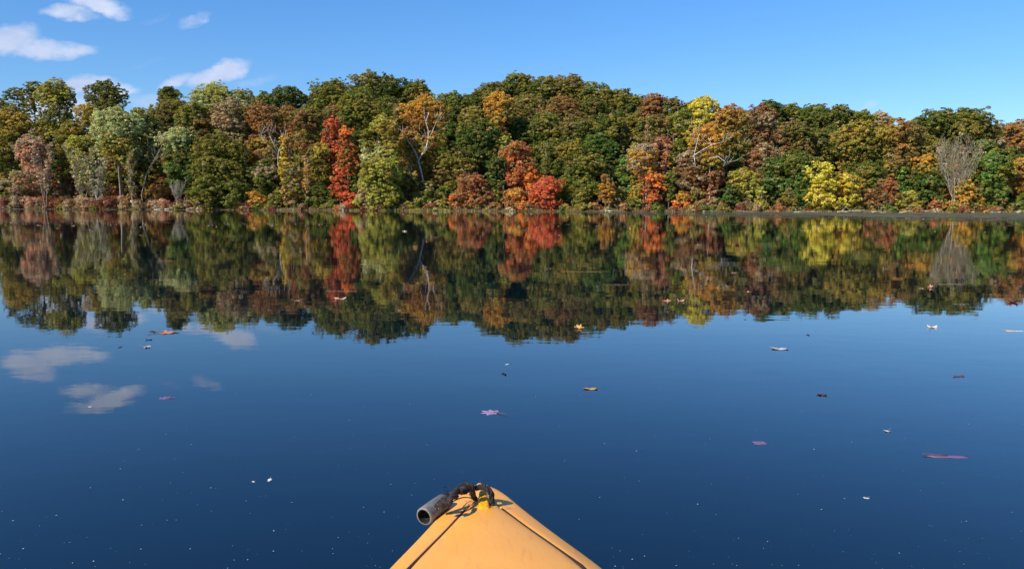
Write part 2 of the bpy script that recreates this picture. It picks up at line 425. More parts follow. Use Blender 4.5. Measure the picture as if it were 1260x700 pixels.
A('oak_tree',412,97,165,58,4,'round','MG+OG','broad green oak rising on the skyline left of centre')
A('oak_tree',464,90,150,70,4,'round','MG+DG+OG','largest rounded oak crown on the left half of the skyline')
A('oak_tree',508,97,150,44,4,'flat','DG+OG','dark oak crown sloping down to the skyline notch',dens=.8)
A('oak_tree',446,108,178,54,3,'round','MG+OG','green oak in front of the largest rounded oak')
A('leafy_tree',480,118,170,34,3,'round','DG+OG','dark green crown left of the golden sycamore')
A('leafy_tree',495,124,165,26,3,'round','BO','greyish brown crown behind the left side of the golden sycamore')
A('leafy_tree',474,142,208,34,1,'tall','YG+GB','yellow green tall tree left of the golden sycamore')
A('leafy_tree',446,160,230,34,2,'round','DG+OG','shaded green tree right of the red column')
A('leafy_tree',462,172,205,34,1,'round','PY+OG','pale sage crown below the yellow green tall tree',bark='G')
A('leafy_tree',470,192,252,50,0,'round','YG+YG+OG','wide lemon green tree between red column and sycamore')
A('small_tree',450,215,254,28,0,'bush','TG+YG','tan green bushy tree right of the small red bush')
A('sycamore_tree',522,116,205,56,2,'round','OO+GB+GO','golden brown sycamore with a forked white trunk',bark='P',dens=.72)
A('sycamore_tree',508,160,225,44,2,'round','OO+GB','golden brown lower crown left of the white forked trunk',dens=.7,bark='P')
A('leafy_tree',540,190,240,40,2,'round','GO+OG+BO','golden olive tree right of the white forked trunk')
A('leafy_tree',500,205,250,32,1,'tall','OG+BO+GB','olive tree with slim grey stems below the sycamore',bark='G',dens=.6)
A('shrub',483,236,256,20,0,'bush','BG','bright green bush at the shore left of the grassy patch',cat='shrub')
A('shrub',512,243,258,32,0,'bush','YG+MG','low yellow green thicket on the grassy bank',cat='shrub',leaf=.22)
A('shrub',538,249,258,28,0,'bush','PY+TG','pale grey green thicket low on the bank',cat='shrub',leaf=.22)
A('small_tree',545,230,256,28,1,'bush','TE+MG','dark green bush behind the pale thicket')
A('small_tree',524,222,252,26,1,'bush','TG+OG+DG','greyish brush tree at the foot of the white forked trunk')
# --- centre
A('leafy_tree',560,112,172,44,4,'round','DG+MG','dark green crown right of the skyline notch')
A('leafy_tree',583,110,160,32,5,'round','DG+MG','green crown behind and right of the skyline notch')
A('leafy_tree',549,148,195,34,3,'round','DG+TE','deep green tree just right of the sycamore crown')
A('leafy_tree',584,130,175,38,3,'round','OG+GB','olive crown above the large dark green tree')
A('leafy_tree',588,149,215,54,2,'round','DG+TE+DG','large dark green tree left of the gold tree')
A('leafy_tree',610,190,245,24,1,'tall','TE+DG','slim dark green tree between brown bush and orange maple')
A('leafy_tree',565,182,230,46,2,'round','OG+BO+GB','olive tree above the rusty brown bush')
A('leafy_tree',614,110,178,32,3,'tall','GO+GO+GB','tall gold tree, the only golden spire left of the hilltop',leaf=.22)
A('small_tree',620,165,186,18,2,'round','YG','small yellow green tree at the foot of the gold spire')
A('small_tree',580,214,256,52,0,'bush','RU+RO+RB','wide rusty brown bushy tree at the shore',leaf=.21)
A('shrub',559,236,256,15,0,'bush','OR','bright orange bush at the left edge of the rusty bush',cat='shrub',leaf=.19)
A('shrub',580,244,258,24,0,'bush','OR+RO','low orange bush in front of the rusty bush',cat='shrub',leaf=.24)
A('maple_tree',636,174,222,36,1,'round','OR+OO+RO','bright orange maple below the gold spire')
A('maple_tree',642,202,250,44,1,'round','OR+RO','spreading orange maple above the yellow orange bush')
A('maple_tree',638,230,257,38,0,'bush','OR+GO+OR','yellow orange low maple touching the water')
A('maple_tree',671,215,257,40,0,'bush','RD','bright coral red maple, roundest tree on the waterline',leaf=.21)
A('oak_tree',603,99,150,38,5,'round','DG+OG','oak crown stepping up to the hilltop')
A('oak_tree',637,89,140,54,5,'round','OG+MG','olive oak at the highest point of the hilltop')
A('oak_tree',672,92,140,44,5,'round','DG+OG','oak right of the highest hilltop oak')
A('oak_tree',702,90,145,52,5,'round','OG+BO','olive brown oak on the hilltop')
A('oak_tree',735,99,150,44,5,'round','OG+MG','oak where the hilltop begins to slope right')
A('oak_tree',765,108,160,42,5,'round','DG+OG','dark oak on the right slope of the hilltop')
A('oak_tree',788,116,160,34,5,'round','OG+MG','small oak crown low on the right slope of the skyline')
A('oak_tree',655,112,165,48,4,'round','BO+OG','brown olive oak in the second row beneath the hilltop')
A('oak_tree',694,118,170,48,4,'round','BO+OG+RU','brownest oak in the second row beneath the hilltop')
A('oak_tree',732,120,175,48,4,'round','BO+DG','brown green oak in the second row on the right slope')
A('oak_tree',638,142,190,42,3,'round','DG+MG+TE','dark green oak right of the gold spire')
A('oak_tree',672,138,190,46,3,'round','DG+OG+MG','dark green oak over the thin white trunk')
A('oak_tree',712,142,196,46,3,'round','BO+DG','grey olive oak in the middle of the wooded hill')
A('oak_tree',751,138,196,46,3,'round','OG+DG','olive oak above the bright green tree')
A('oak_tree',780,135,188,38,4,'round','OG+BO','olive brown oak left of the orange trunk')
A('oak_tree',674,172,228,44,2,'round','MG+OG+DG','green tree around the thin white trunk')
A('oak_tree',703,172,225,38,2,'round','GB+DG+OG','olive gold tree right of the thin white trunk')
A('oak_tree',737,165,222,46,2,'round','DG+TE','dark green tree in the shaded middle of the hill')
A('leafy_tree',700,212,252,28,1,'round','DG+OG','dark olive tree right of the coral red maple')
A('leafy_tree',722,190,256,46,1,'round','DG+OG+MG','large dark olive tree reaching the water right of the red maple')
A('vine_column',746,212,254,19,0,'tall','GO+OO','golden orange column of leaves at the shore',leaf=.2)
A('leafy_tree',770,188,254,30,1,'tall','BG+MG','bright green tree, greenest on the shore right of centre')
A('shrub',757,240,257,16,1,'bush','DG+DR','dark bush between the gold column and the green tree',cat='shrub')
# --- centre right
A('leafy_tree',806,112,165,32,4,'round','BO+RU','brown topped tree rising at the middle right skyline')
A('leafy_tree',829,116,160,24,4,'round','BO+OG','narrow brown olive treetop beside the brown topped tree')
A('leafy_tree',803,140,185,36,3,'round','DG+BO','dark crown behind the orange trunk')
A('leafy_tree',792,176,228,36,0,'round','OO+GO+TG','orange tan tree with white stems',bark='P',dens=.7)
A('leafy_tree',810,168,222,36,2,'round','RB+RU+PK','pinkish brown tree behind the orange red bush',dens=.85)
A('vine_column',820,144,215,12,1,'tall','RO+OR','tall trunk wrapped in orange leaves',leaf=.2)
A('maple_tree',803,212,256,28,0,'tall','OR+RD+RO','orange red tree at the shore between green trees',leaf=.21)
A('small_tree',783,226,255,20,0,'bush','YG+GO','small yellow and gold bush left of the orange red tree')
A('leafy_tree',842,134,190,42,2,'round','YG+GB+MG','yellow olive tree left of the bright yellow skyline tree')
A('leafy_tree',866,118,175,34,2,'tall','YE+YG','bright yellow tree with a pale green tip on the skyline',code2='YE+YG',dens=.85)
A('leafy_tree',850,122,165,26,4,'round','BO+RU','brown olive treetop left of the bright yellow skyline tree')
A('sycamore_tree',874,152,206,48,1,'round','GO+GB','golden tree with pale crossing limbs below the yellow tree',bark='P',dens=.75)
A('leafy_tree',896,128,185,44,2,'round','GO+OO+GB','brown gold rounded tree right of the yellow tree')
A('leafy_tree',912,150,205,26,3,'round','MG+DG+OG','green tree between the brown gold and the pinkish trees')
A('leafy_tree',898,178,225,34,2,'round','DG+OG+RU','shaded green tree below the brown gold tree')
A('small_tree',832,186,214,20,1,'round','TE+DG','small dark green crown right of the orange trunk')
A('leafy_tree',823,208,250,16,0,'tall','TE+MG','slim dark green tree right of the orange red tree')
A('leafy_tree',850,182,240,34,1,'round','RU+TG+RB','reddish tan tree below the yellow olive tree',dens=.85)
A('leafy_tree',873,175,220,26,1,'round','YG+BG+OG','lime green and olive crown under the pale limbs',dens=.9)
A('small_tree',874,206,250,34,1,'flat','RU+RO+RB','layered rusty tree above the dark hollow in the bank')
A('shrub',841,234,257,28,0,'bush','OR+GO','orange gold bush at the shore',cat='shrub',leaf=.19)
A('shrub',872,242,257,32,0,'bush','GO+RO+TG','tan orange bush right of the orange gold bush',cat='shrub',leaf=.19)
A('leafy_tree',934,127,190,38,3,'tall','RU+RB+TG','tall pinkish brown tree right of the middle, bare limbs showing',bark='P',dens=.75)
A('leafy_tree',938,178,232,40,2,'round','RB+RU+TG','pinkish brown tree with pale horizontal limbs',bark='P',dens=.8)
A('leafy_tree',898,226,256,26,0,'bush','DG+TE','dark green bush beside the dark hollow in the bank')
A('leafy_tree',914,206,256,36,1,'round','OG+YG+GB','olive yellow tree left of the lime bush')
A('shrub',936,230,258,20,0,'cone','YG+YE','lime yellow pointed bush at the waterline',cat='shrub',leaf=.2)
A('shrub',920,243,258,18,0,'bush','RB+TG','brownish bush left of the lime bush',cat='shrub',leaf=.19)
A('leafy_tree',956,192,254,36,1,'round','DG+TE','dark green tree right of the lime bush')
A('oak_tree',948,120,170,30,4,'round','TE+DG','dark blue green crown where the right skyline begins')
A('oak_tree',973,125,175,36,4,'round','DG+MG','dark green crown second in the right skyline row')
A('oak_tree',1003,127,175,42,4,'round','MG+DG','green oak with a domed crown on the right skyline')
A('oak_tree',1032,127,172,34,4,'round','DG+OG','dark rounded crown right of the green domed oak')
A('oak_tree',1060,134,180,38,4,'round','OG+MG','olive crown on the falling right skyline')
A('leafy_tree',977,148,205,42,3,'round','RB+BO+DG','brown tinged dark tree below the right skyline')
A('leafy_tree',1010,155,210,40,3,'round','BO+OG+DG','drab olive tree behind the yellow maple')
A('leafy_tree',986,186,250,42,1,'round','MG+DG+BG','leafy green tree left of the yellow maple')
A('shrub',970,232,257,26,0,'bush','OG+BO','olive brown bush left of the yellow maple',cat='shrub')
# --- right
A('leafy_tree',1056,150,225,60,2,'round','OG+GB+DG','wide layered olive tree behind the two yellow maples')
A('maple_tree',1013,199,257,44,0,'cone','YE+YE+YG','brightest yellow maple at the waterline, pointed top',code2='YE+GO',dens=.62)
A('maple_tree',1042,212,257,36,0,'round','YG+GO+YE','paler yellow maple just right of the brightest one',dens=.7)
A('leafy_tree',1072,200,256,34,1,'round','DG+OG+MG','dark green tree right of the yellow maples')
A('leafy_tree',1082,135,185,34,4,'round','TG+GO+YG','tan gold treetop on the right skyline',dens=.8)
A('leafy_tree',1106,146,240,46,2,'tall','GB+BO+OO','tall golden olive tree left of the big dark tree')
A('small_tree',1093,218,254,26,0,'round','RB+RU+RO','reddish tree right of the yellow maples',dens=.8)
A('leafy_tree',1126,147,190,34,3,'round','BO+GB','brown olive crown left of the big dark tree')
A('oak_tree',1150,133,200,50,3,'round','DG+OG','left half of the big dark tree on the right skyline')
A('oak_tree',1190,132,205,60,3,'round','DG+DG+OG','big dark domed tree standing above the bare tree')
A('leafy_tree',1142,166,215,32,2,'round','OG+GB','olive tree left of the bare grey tree')
A('small_tree',1136,190,218,26,1,'round','GO+GB','small golden crown left of the bare grey tree')
A('leafy_tree',1142,208,256,40,1,'round','DG+TE','dark green low tree below the small golden crown')
A('shrub',1117,234,257,36,0,'bush','YG+GB','yellow olive bush at the shore left of the bare tree',cat='shrub')
A('shrub',1150,247,258,28,0,'bush','RO+RB','low rust red bush under the bare tree',cat='shrub',leaf=.22)
A('leafy_tree',1178,195,250,42,2,'round','BO+OG+OO','brown green tree behind the bare grey tree')
A('small_tree',1188,223,256,34,0,'bush','GO+GO+GB','golden bushy tree right of the bare grey tree')
A('leafy_tree',1214,170,215,28,2,'round','BG+MG','bright green crown right of the big dark tree')
A('leafy_tree',1221,186,257,42,0,'round','MG+BG+MG','tall fresh green tree near the right end',seed=3)
A('leafy_tree',1230,148,195,32,4,'round','TG+BO','greyish tan crown on the skyline near the right edge',dens=.75,bark='G')
A('leafy_tree',1255,145,195,34,3,'round','OO+RU+TG','orange brown tree at the right edge of the skyline')
A('leafy_tree',1240,182,235,32,2,'round','DG+OG','dark olive tree right of the fresh green tree')
A('leafy_tree',1256,193,245,34,1,'round','GO+OO','golden tree cut by the right edge of the photo')
A('shrub',1262,236,257,26,0,'bush','MG+DG','green bush at the shore by the right edge',cat='shrub')
A('shrub',1236,243,257,22,0,'bush','DR+RB','dark reddish bush near the right end of the shore',cat='shrub')
BK={'G':GREYBARK,'P':PALEBARK}
_seen={}
for a,k in T:
    k=dict(k); k.pop('flat',None)
    if 'bark' in k: k['bark']=BK[k['bark']]
    lb=a[8]; assert lb not in _seen,lb; _seen[lb]=1
    if k.get('cat')=='shrub': k['group']='bushes along the waterline'
    make_tree(*a,**k)
# --- bare and twiggy trees
bare_tree('bare_tree',1180,174,250,66,0,'bare grey tree of many upright twigs in front of the big dark tree',bark=TWIG,stems=6,seed=4,r=.065,up=.22,spread=.6,code='TG+RU',dens=60,child=3,depth=3,minr=.013)
bare_tree('bare_tree',1158,172,252,20,1,'slim pale trunk on the left of the bare grey tree',bark=PALEBARK,stems=1,seed=6,r=0.078,up=.5,spread=.3,child=3,depth=2,code='OG+BO',dens=170)
bare_tree('bare_tree',50,170,252,30,0,'pale trunked tree with bare pinkish twigs in front of the pink tree',stems=2,seed=2,r=0.102,code='PK+TG',dens=300,up=.4)
bare_tree('bare_tree',100,186,250,36,0,'tan twiggy tree with few leaves on the left shore',bark=TWIG,stems=3,seed=9,spread=.6,r=0.072,code='PY+YG+TG',dens=380,up=.35)
bare_tree('bare_tree',119,198,252,30,0,'pale twiggy tree whose white trunk rises from the waterline',bark=PALEBARK,stems=2,seed=12,spread=.6,r=0.090,code='PY+TG',dens=300,up=.35)
bare_tree('bare_tree',161,190,250,24,0,'slender grey white tree beneath the golden olive crown',bark=PALEBARK,stems=1,seed=13,spread=.6,r=0.084,code='TG+OG',dens=300,up=.35)
bare_tree('bare_tree',218,225,254,26,0,'small leafless grey tree beside the driftwood',bark=TWIG,minr=.012,stems=3,seed=15,spread=.6,r=0.042,up=.3)
bare_tree('bare_tree',376,196,255,20,0,'white stemmed slim tree left of the round green bush',bark=PALEBARK,stems=1,seed=19,r=0.072,code='TG+GO',dens=220)
bare_tree('bare_tree',448,172,240,20,1,'thin grey trunk standing right of the red column',stems=1,seed=23,r=0.120,depth=1,child=2,code='OG+YG',dens=170)
bare_tree('bare_tree',671,172,240,20,1,'thin white trunk above the coral red maple',bark=PALEBARK,stems=1,seed=25,r=0.102,depth=2,child=2,code='MG+OG',dens=170)
bare_tree('bare_tree',779,176,252,20,1,'slim white trunk in the gold leaves right of the bright green tree',bark=PALEBARK,stems=1,seed=27,r=0.090,depth=2,child=2,code='GO+YG',dens=170)
bare_tree('bare_tree',797,152,235,20,1,'tall white trunk with raised limbs left of the orange trunk',bark=PALEBARK,stems=1,seed=29,r=0.108,depth=2,child=3,up=.4,code='OO+TG',dens=170)

def traced_trunk(label,paths,bark=PALEBARK,front=.38,keep=False):
    """the real limbs of a tree, measured from the photo, given to that tree in place of its plain trunk"""
    root,Y0,w=BYLABEL[label]; Y=Y0-w*front*.95; L0=root.location.copy()
    if not keep:
        for c in list(root.children):
            if c.name.startswith('trunk'): bpy.data.objects.remove(c)
    mb=MB()
    for pi,pth in enumerate(paths):
        pts=[];rr=[]
        for i,(x,y,r) in enumerate(pth):
            p=at_y(x,y,Y+(math.sin(i*1.3+pi)*.4 if i else 0)); pts.append(p-L0); rr.append(r*.75)
        if pi==0 and not keep: pts.insert(0,Vector((pts[0].x*.9,pts[0].y,min(pts[0].z-.5,-.3)))); rr.insert(0,rr[0]*1.15)
        mb.tube(pts,rr,n=7)
        rs=random.Random(pi+3)
        for k in range(5):
            i=rs.randint(len(pts)//2,len(pts)-1); dv=Vector((rs.gauss(0,1),rs.gauss(0,.4),rs.uniform(.1,1))).normalized()
            limb(mb,pts[i],dv,rs.uniform(1.2,2.6),rr[i]*.45,1,rs,.4,.1,4,4,2,.025)
    mb.build('limbs' if keep else 'trunk',bark,root)
traced_trunk('golden brown sycamore with a forked white trunk',[
 [(523,236,.24),(521,224,.22),(518,210,.21),(515,198,.20),(518,192,.18),(524,183,.17),(527,172,.16),(527,160,.13),(524,150,.10),(528,138,.06)],
 [(515,198,.17),(512,189,.14),(508,182,.11),(503,175,.09),(499,166,.05)],[(527,172,.1),(532,162,.08),(537,150,.04)],[(509,232,.1),(508,218,.09),(506,205,.06)]])
traced_trunk('pale sage tree on a slanting trunk, leaning right',[
 [(174,240,.16),(180,216,.15),(187,202,.14),(194,190,.12),(199,180,.08)],[(187,202,.08),(193,198,.06),(200,197,.04)]],GREYBARK,.5)
traced_trunk('tall pinkish brown tree right of the middle, bare limbs showing',[
 [(907,212,.12),(906,196,.11),(908,180,.09),(916,160,.06)],[(906,196,.09),(916,202,.09),(928,210,.07)],[(907,194,.08),(922,194,.08),(944,196,.05)],[(908,184,.07),(917,176,.08),(926,172,.05)]],PALEBARK,.4,True)
traced_trunk('golden tree with pale crossing limbs below the yellow tree',[
 [(856,207,.12),(854,192,.11),(857,178,.09),(860,166,.05)],[(854,191,.1),(866,184,.10),(876,178,.09),(890,175,.05)],[(872,195,.04),(884,193,.09),(893,200,.08),(890,205,.04)]],PALEBARK,.45,True)
traced_trunk('tall rust orange tree with bare white limbs showing',[
 [(344,250,.15),(343,220,.14),(342,196,.13),(343,185,.11),(350,172,.08),(352,160,.05)],[(342,192,.11),(333,182,.09),(325,174,.06),(321,166,.04)],[(342,190,.1),(336,176,.08),(331,166,.05)],[(343,205,.07),(332,198,.06),(324,204,.04)],[(343,185,.07),(352,180,.05),(358,172,.03)]],PALEBARK,.45)


# ------------------------------------------------------------------ woodland mass behind and undergrowth (uncountable)
def leaf_mass(name,label,items,cat,nper=26,leaf=.5):
    Cs=[];Rs=[];Ns=[];cs=[]
    for (X,Y,z0,w,hh,shape,code,dens) in items:
        C,RR,N,Q,_=crown_clusters(w,hh,shape,dens,random)
        C=C+np.array([X,Y,z0]); Cs.append(C);Rs.append(RR*1.1);Ns.append(N);cs.append(colour_clusters(C,code,Q,(C[:,2]-z0)/hh))
    V,c=leaves_from_clusters(np.vstack(Cs),np.concatenate(Rs),np.vstack(Ns),np.vstack(cs),leaf,nper)
    o=link(name,np_mesh(name,V,np.arange(len(V)).reshape(-1,3),3,c),mat=LEAF)
    tag(o,label,cat,kind='stuff'); return o
SKX=[0,60,150,200,260,330,400,450,500,545,600,650,700,760,800,870,950,1000,1060,1120,1170,1220,1260]
SKY=[165,178,160,135,130,132,118,104,108,126,112,104,104,118,126,142,142,140,146,160,158,162,160]
items=[]
for i in range(64):
    px=-40+i*21+random.uniform(-6,6); yt=float(np.interp(px,SKX,SKY))+random.uniform(2,12)
    Y=shore(at_y(px,200,200).x)+68+random.uniform(-5,5)
    p=at_y(px,yt,Y); gz=terr(p.x,Y); items.append((p.x,Y,gz+1,9.5,p.z-gz-1,'tall',random.choice(['DG','OG','MG','BO']),.42))
for k_ in range(95):
    px=-30+k_*14+random.uniform(-5,5); X=at_y(px,230,195).x; Y=shore(X)+random.choice([31,47,62])+random.uniform(-2,2)
    items.append((X,Y,terr(X,Y)-.3,9,random.uniform(8,12),'tall',random.choice(['DG','OG','MG','BO']),.5))
leaf_mass('background_woodland','dark green and olive woods filling the gaps behind the front trees',items,'woods',nper=22,leaf=.6)
items=[]
for i in range(210):
    px=-30+i*6.3+random.uniform(-4,4); lay=random.choice([2.6,5,11,19])
    X=at_y(px,240,160).x; Y=shore(X)+lay+random.uniform(-1,1); gz=terr(X,Y)
    left=px<240
    code=random.choice(['DR','RB','TG','RU'] if left else ['DG','OG','DG','BO','TE','RU'])
    items.append((X,Y,gz-.2,random.uniform(2.4,3.8),random.uniform(1.2,2.2) if lay<4 else random.uniform(2.2,4.0) if lay<8 else random.uniform(4,8),'bush',code,.8))
for k_ in range(170):
    px=random.uniform(-30,1290)
    if random.random()<.25: continue
    X=at_y(px,252,152).x; Y=shore(X)+random.uniform(.7,2.0); items.append((X,Y,terr(X,Y)-.15,random.uniform(.7,2.6),random.uniform(.35,1.5),'bush',random.choice(['DG','OG','BO','RU','TG','RB','DG','DR']),1.0))
leaf_mass('undergrowth','tangled low undergrowth beneath the trees along the bank',items,'undergrowth',nper=22,leaf=.34)
items=[]
for i in range(70):
    px=-30+i*3.85+random.uniform(-1.5,1.5)
    X=at_y(px,250,168).x; Y=shore(X)+random.uniform(.6,3.2); gz=terr(X,Y)
    items.append((X,Y,gz,random.uniform(1.0,2.0),random.uniform(.8,2.0)+.7*(px<140),'bush',random.choice(['RB','PK','TG','DR','RU','TG']),1.1))
leaf_mass('shoreline_brush','reddish brown dry brush along the left end of the shore',items,'brush',nper=18,leaf=.2)
# ground-level grass, litter and shrubs, thin strip on the water's edge
n=16000
px=rng.uniform(-40,1300,n); Xs=np.array([at_y(p,255,152).x for p in px])
GV=[];GC=[]
pals=[PALL['TG'],PALL['OG'],PALL['RB']]
for X in Xs:
    d=abs(rng.normal())*1.3+.15; Y=shore(X)+d; z=terr(X,Y); hgt=rng.uniform(.12,.5); a=rng.uniform(0,3.14); dx=math.cos(a)*.05; dy=math.sin(a)*.05
    lx,ly=rng.normal()*.12,rng.normal()*.12
    GV+= [(X-dx,Y-dy,z-.02),(X+dx,Y+dy,z-.02),(X+lx,Y+ly,z+hgt)]
    green=(-34<X<-12)
    GC.append((PALL['YG'] if green and rng.random()<.6 else pals[rng.integers(0,3)])[rng.integers(0,3)]*rng.uniform(.7,1.1))
o=link('shore_grass',np_mesh('shore_grass',GV,np.arange(len(GV)).reshape(-1,3),3,np.array(GC)),mat=LEAF)
tag(o,'short dry grass and weeds along the muddy waterline','grass',kind='stuff')

# ------------------------------------------------------------------ banks: driftwood, logs, rocks, stub
def shore_pt(px,d,z=None):
    X=at_y(px,257,152).x; Y=shore(X)+d; return Vector((X,Y,terr(X,Y) if z is None else z))
def log(name,label,px0,px1,d,r,rise=.25,branch=0,seed=1,mat=DRIFT,cat='driftwood'):
    rs=random.Random(seed); a=shore_pt(px0,d); b=shore_pt(px1,d+rs.uniform(-.4,.6)); root=empty(name,a); tag(root,label,cat,'fallen wood on the bank')
    pts=[];rr=[]
    for i in range(8):
        t=i/7; p=(b-a)*t; gz=terr(a.x+p.x,a.y+p.y); p.z=max(gz,0)+r*.6+rise*t+rs.gauss(0,.04)-a.z; p.y+=rs.gauss(0,.1); pts.append(p); rr.append(r*(1-.6*t))
    mb=MB(); mb.tube(pts,rr,n=8)
    for k in range(branch):
        i=rs.randint(1,6); dv=Vector((rs.uniform(-1,1),rs.uniform(-.6,.3),rs.uniform(.3,1))).normalized(); L=rs.uniform(.7,1.8)
        q=pts[i]; e=q+dv*L; mb.tube([q,q.lerp(e,.5)+Vector((rs.gauss(0,.1),0,rs.gauss(0,.1))),e],[rr[i]*.5,rr[i]*.35,.02],n=5)
    mb.build('log',mat,root)
log('fallen_log','pale fallen branch tangle left of the big green trees',160,186,.1,.12,.5,7,1)
log('fallen_log','long pale driftwood reaching toward the green trees',190,232,.1,.10,.9,6,2)
log('fallen_log','grey driftwood stick in the left brush under the willow',140,168,.1,.09,.2,4,3)
log('fallen_log','long pale log below the two yellow maples',1010,1046,.1,.16,.35,3,4)
log('fallen_log','grey log on the mud right of the yellow maples',1052,1080,.1,.11,.1,3,5)
log('fallen_log','pale log on the bank below the dark hollow',856,878,.1,.12,.05,2,6)
log('fallen_log','flat grey log under the lime bush',905,930,.1,.10,.05,2,7)
log('fallen_log','weathered log below the gold column of leaves',742,752,.1,.18,.05,2,8)
log('fallen_log','driftwood branch on the bank left of the yellow maples',962,992,.1,.08,.2,5,9)
log('fallen_log','grey drift log under the golden bushy tree near the right',1176,1200,.1,.13,.05,2,10)
log('fallen_log','twisted grey branch on the mud left of the bare tree',1085,1112,.1,.1,.3,5,11)
# broken stub
p=shore_pt(110.5,1.0); root=empty('broken_stub',p); tag(root,'short pale broken branch stub slanting out of the red brush','stub')
mb=MB(); mb.tube([Vector((.45,0,.2)),Vector((.1,0,.9)),Vector((-.25,0,1.5)),Vector((-.5,-.1,1.75))],[.1,.16,.18,.05],n=7); mb.build('stub',PALEBARK,root)
# rocks on the bank
ROCK=simple('bank_rock',lin((110,102,92)),lin((190,182,170)),scale=1.5,bump=.03,rough=.9)
def rock(px,d,s,label,seed):
    rs=random.Random(seed); bm_v=[];n=12;m=7
    p=shore_pt(px,d); mb=MB(); vs=[]
    for j in range(m+1):
        for i in range(n):
            th=math.pi*j/m; ph=6.283*i/n; k=1+.22*math.sin(ph*2+seed)+.15*math.sin(th*3+ph*3+seed*2)
            vs.append((s*k*math.sin(th)*math.cos(ph),s*.7*k*math.sin(th)*math.sin(ph),s*.45*k*math.cos(th)))
    mb.add(vs,[(j*n+i,j*n+(i+1)%n,(j+1)*n+(i+1)%n,(j+1)*n+i) for j in range(m) for i in range(n)])
    o=mb.build('bank_rock',ROCK,loc=p+Vector((0,0,s*.15))); tag(o,label,'rock','rocks on the far bank')
for i,(px,s,l) in enumerate([(1183,.5,'pale flat rock below the golden bush, left of two'),(1193,.38,'small pale rock right of the flat rock below the golden bush'),(1212,.55,'grey rock at the foot of the tall fresh green tree'),(1165,.35,'small grey rock under the bare grey tree'),(1120,.4,'grey rock under the yellow olive bush'),(344,.25,'tiny white rock at the waterline below the narrow yellow tree')]):
    rock(px,.35,s,l,i+3)

# ------------------------------------------------------------------ floating weed mat near the right shore
mm,nt,b,o=newmat('weed_mat')
n,r=noise_ramp(nt,1.2,tuple(lin((52,52,34))),tuple(lin((112,106,80))),detail=8,coord='Object',sc=(.35,1,1))
nt.links.new(r.outputs[0],b.inputs['Base Color']); b.inputs['Roughness'].default_value=.9; b.inputs['Specular IOR Level'].default_value=.08
n2=nt.nodes.new('ShaderNodeTexNoise'); n2.inputs['Scale'].default_value=9; tc=nt.nodes.new('ShaderNodeTexCoord'); nt.links.new(tc.outputs['Object'],n2.inputs['Vector'])
bp=nt.nodes.new('ShaderNodeBump'); bp.inputs['Distance'].default_value=.02; nt.links.new(n2.outputs['Fac'],bp.inputs['Height']); nt.links.new(bp.outputs[0],b.inputs['Normal'])
# near edge of the mat given as distance from camera against x
MX=[-40,-10,12,25,40,60,85,130]; MN=[168,150,146,118,104,84,66,60]
mb=MB()
def hn(x,y): return math.sin(x*.9+y*.21)*.5+math.sin(x*.37-y*.33+2)*.6+math.sin(x*2.3+y*.7)*.3+math.sin(y*.9+x*.13)*.4
x=12.0
step=.8
vid={}
def vtx(i,j):
    if (i,j) not in vid:
        vid[(i,j)]=len(mb.v); mb.v.append((i*step+.2*math.sin(j*1.7+i),j*step+.2*math.sin(i*2.1+j),.006))
    return vid[(i,j)]
EX=[640,700,800,900,1000,1100,1260,1500]; EY=[261.2,262.4,264.6,267.2,268.6,271.2,273.5,275]
for i in range(int(6/step),int(125/step)):
    X=i*step; far=shore(X)+.3
    for j in range(int(40/step),int(far/step)+1):
        Yc=j*step
        if Yc>far: continue
        px=630+F*X/Yc; py=255+(px-630)*.0035+CAMH*F/Yc; e=float(np.interp(px,EX,EY))
        t=(e-py)/4.0
        if t<-.2: continue
        if random.random()<.22+t*.42+hn(X*.3,Yc*.16)*.32+hn(X*1.1,Yc*.3+5)*.16: mb.f.append((vtx(i,j),vtx(i+1,j),vtx(i+1,j+1),vtx(i,j+1)))
for (x0,x1) in ((-125,6),):
    for i in range(int(x0/step),int(x1/step)):
        X=i*step; far=shore(X)+.4; wd=2.6+1.4*math.sin(X*.13)+1.2*math.sin(X*.41)
        for j in range(int((far-max(.8,wd))/step),int(far/step)+1):
            mb.f.append((vtx(i,j),vtx(i+1,j),vtx(i+1,j+1),vtx(i,j+1)))
o=mb.build('floating_weed_mat',mm,smooth=False); tag(o,'grey green mat of floating weed and debris off the shore','weed mat',kind='stuff')

# ------------------------------------------------------------------ floating leaves
def leafmat(name,c,c2=None):
    c=lin(c)*.9; c2=lin(c2)*.9 if c2 is not None else c*.55
    m,nt,b,o=newmat(name); n,r=noise_ramp(nt,22,tuple(c2),tuple(c),detail=5,p0=.3,p1=.6)
    nt.links.new(r.outputs[0],b.inputs['Base Color']); b.inputs['Roughness'].default_value=.6; return m
LM=dict(tan=leafmat('tan_leaf',(236,176,96)),cream=leafmat('cream_leaf',(245,225,190),(200,170,130)),pink=leafmat('pinkish_leaf',(222,158,124)),
 salmon=leafmat('salmon_leaf',(232,140,100)),orange=leafmat('orange_leaf',(236,104,48)),brown=leafmat('brown_leaf',(120,78,52)),dark=leafmat('dark_leaf',(44,36,34)),
 white=leafmat('white_leaf',(235,232,225),(170,160,150)),mauve=leafmat('mauve_wet_leaf',(176,140,165),(140,116,160)),red=leafmat('dull_red_wet_leaf',(138,98,126),(104,84,122)),rust=leafmat('rust_leaf',(190,100,55)))
def maple_outline():
    pts=[];lobes=[(-150,.50),(-88,.82),(-42,.9),(0,1.0),(42,.9),(88,.82),(150,.50)]
    out=[]
    for k,(a,r) in enumerate(lobes):
        for da,f in ((-16,.70),(-8,.86),(0,1.0),(8,.86),(16,.70)):
            out.append((a+da,r*f))
        if k<len(lobes)-1: out.append(((a+lobes[k+1][0])/2,.50))
    return out
